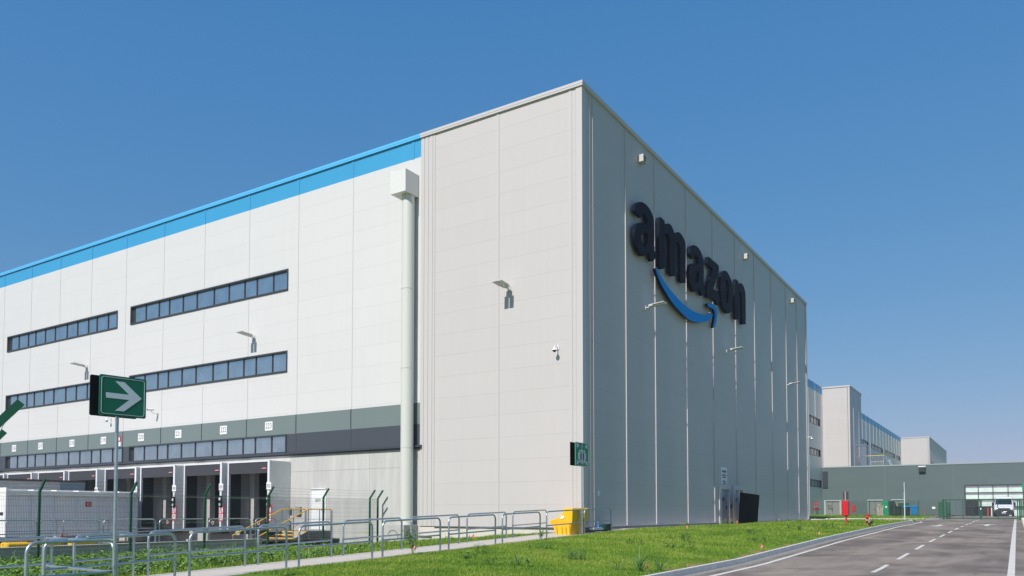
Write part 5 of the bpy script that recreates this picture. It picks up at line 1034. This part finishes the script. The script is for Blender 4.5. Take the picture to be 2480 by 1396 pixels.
for i, (x, y, h, lb) in enumerate(W_):
    mt = [LEAFB, LEAF, LEAFL][(0, 0, 1, 2, 0, 1, 1, 1, 0, 0, 1, 0, 1, 2)[i]]
    plant('weed', lb, x, y, lambda m, x, y, z: [weed(m, x + rg.gauss(0, .22), y + rg.gauss(0, .22), z, h, 10, .085, rg) for _ in range(7)], [mt], group='single weeds in the lawn')
# weed thicket left of the path: nobody could count it
m = MB(); rg = random.Random(9)
for k in range(3200):
    y = rg.uniform(-24, -3.5); x = rg.uniform(-11.6, -1.5)
    dens = min(1, max(0.06, (-9.0 - y) / 8)) * (1 if x < -1.6 else .4)
    if rg.random() > dens: continue
    h = rg.uniform(.12, .36) * (1.2 if math.sin(x * 1.3 + y * .9) > .3 else .75); weed(m, x, y, ground_z(x, y), h, rg.choice((5, 10)), rg.uniform(.08, .17), rg, mi=rg.choice((0, 0, 0, 1, 2)), stem=False, spread=.7)
for k in range(260):
    y = rg.uniform(-24, -6); x = rg.choice((rg.uniform(-13.5, -10.5), rg.uniform(-4, -1.3))); blades(m, x, y, ground_z(x, y), 7, rg.uniform(.2, .5), .016, rg, mi=2, lean=.9)
struct(m.build('weed_thicket', [LEAF, LEAFB, LEAFL]), 'stuff', 'dense leafy weeds growing between the path and the green fence')
# lawn blades
def lawn(name, regions, seed, lb):
    rs = np.random.RandomState(seed); V_, mi = [], []
    for (x0, x1, y0, y1, den, h0, h1) in regions:
        n = int((x1 - x0) * (y1 - y0) * den); X = rs.uniform(x0, x1, n); Y = rs.uniform(y0, y1, n)
        cl = np.sin(X * 1.9 + np.sin(Y * 1.3) * 1.7) * np.sin(Y * 1.5 + np.sin(X * 2.3)) * .5 + np.sin(X * 5.1 + Y * 3.7) * .25
        bare = (X > 7.95 + .25 * np.sin(Y * 3)) & (Y > -11) & (Y < 3)
        keep = ~(bare & (rs.rand(n) < .85)); X, Y, cl = X[keep], Y[keep], cl[keep]; n = len(X)
        Z = np.array([ground_z(a, b) for a, b in zip(X, Y)]); A = rs.uniform(0, 6.283, n); Hh = rs.uniform(h0, h1, n) * (1 + .45 * cl); wd = rs.uniform(.004, .009, n) * (1 + np.clip((Y + 10) / 25, 0, 2.2)); ln = rs.uniform(.1, .8, n)
        dx, dy = np.cos(A), np.sin(A); b0 = np.stack([X - dy * wd, Y + dx * wd, Z - .01], 1); b1 = np.stack([X + dy * wd, Y - dx * wd, Z - .01], 1)
        t_ = np.stack([X + dx * Hh * ln, Y + dy * Hh * ln, Z + Hh * (1 - .3 * ln)], 1); V_.append(np.stack([b0, b1, t_], 1).reshape(-1, 3)); mi.append((rs.rand(n) < .42 + .2 * cl).astype(np.int32))
    Vv = np.concatenate(V_).astype(np.float32); M_ = np.concatenate(mi); nf = len(M_); me = bpy.data.meshes.new(name)
    me.vertices.add(nf * 3); me.vertices.foreach_set('co', Vv.ravel()); me.loops.add(nf * 3); me.loops.foreach_set('vertex_index', np.arange(nf * 3, dtype=np.int32))
    me.polygons.add(nf); me.polygons.foreach_set('loop_start', np.arange(0, nf * 3, 3, dtype=np.int32)); me.polygons.foreach_set('loop_total', np.full(nf, 3, np.int32)); me.polygons.foreach_set('material_index', M_)
    me.materials.append(BLADE1); me.materials.append(BLADE2); me.update(); me.validate()
    o = bpy.data.objects.new(name, me); COL.objects.link(o); struct(o, 'stuff', lb)
lawn('lawn_grass', [(.74, 8.27, -18, -6, 1500, .025, .068), (.74, 8.27, -6, 4, 900, .03, .08), (.74, 8.27, 4, 20, 420, .035, .10), (.74, 8.27, 20, 43.3, 110, .07, .16), (-4, 9.1, 50.6, 62, 60, .08, .2)], 3, 'short bright green lawn between the path, wall and kerb')
lawn('strip_grass', [(-11.0, -1.15, -12, -.2, 420, .05, .14), (-11.0, -1.15, -20, -12, 200, .05, .16), (-13.9, -11.0, -20, -5, 120, .03, .10), (16.0, 20, 20, 60, 40, .1, .3), (-8.6, .0, 60, 85, 10, .1, .3)], 4, 'rougher green grass between the path and the mesh fence')
# ------------------------------------------------------------------ air
hz = MB(); hz.box(-130, 90, -60, 300, -2.5, 24)
hm = bpy.data.materials.new('thin_haze'); hm.use_nodes = True; hn = hm.node_tree; hn.nodes.remove(hn.nodes['Principled BSDF']); pv = hn.nodes.new('ShaderNodeVolumePrincipled')
pv.inputs['Color'].default_value = (.78, .86, .95, 1); pv.inputs['Density'].default_value = HAZE_D; pv.inputs['Anisotropy'].default_value = .2
hn.links.new(pv.outputs[0], hn.nodes['Material Output'].inputs['Volume'])
if HAZE_D > 0: struct(hz.build('haze', hm), 'stuff', 'thin pale air over the whole site')
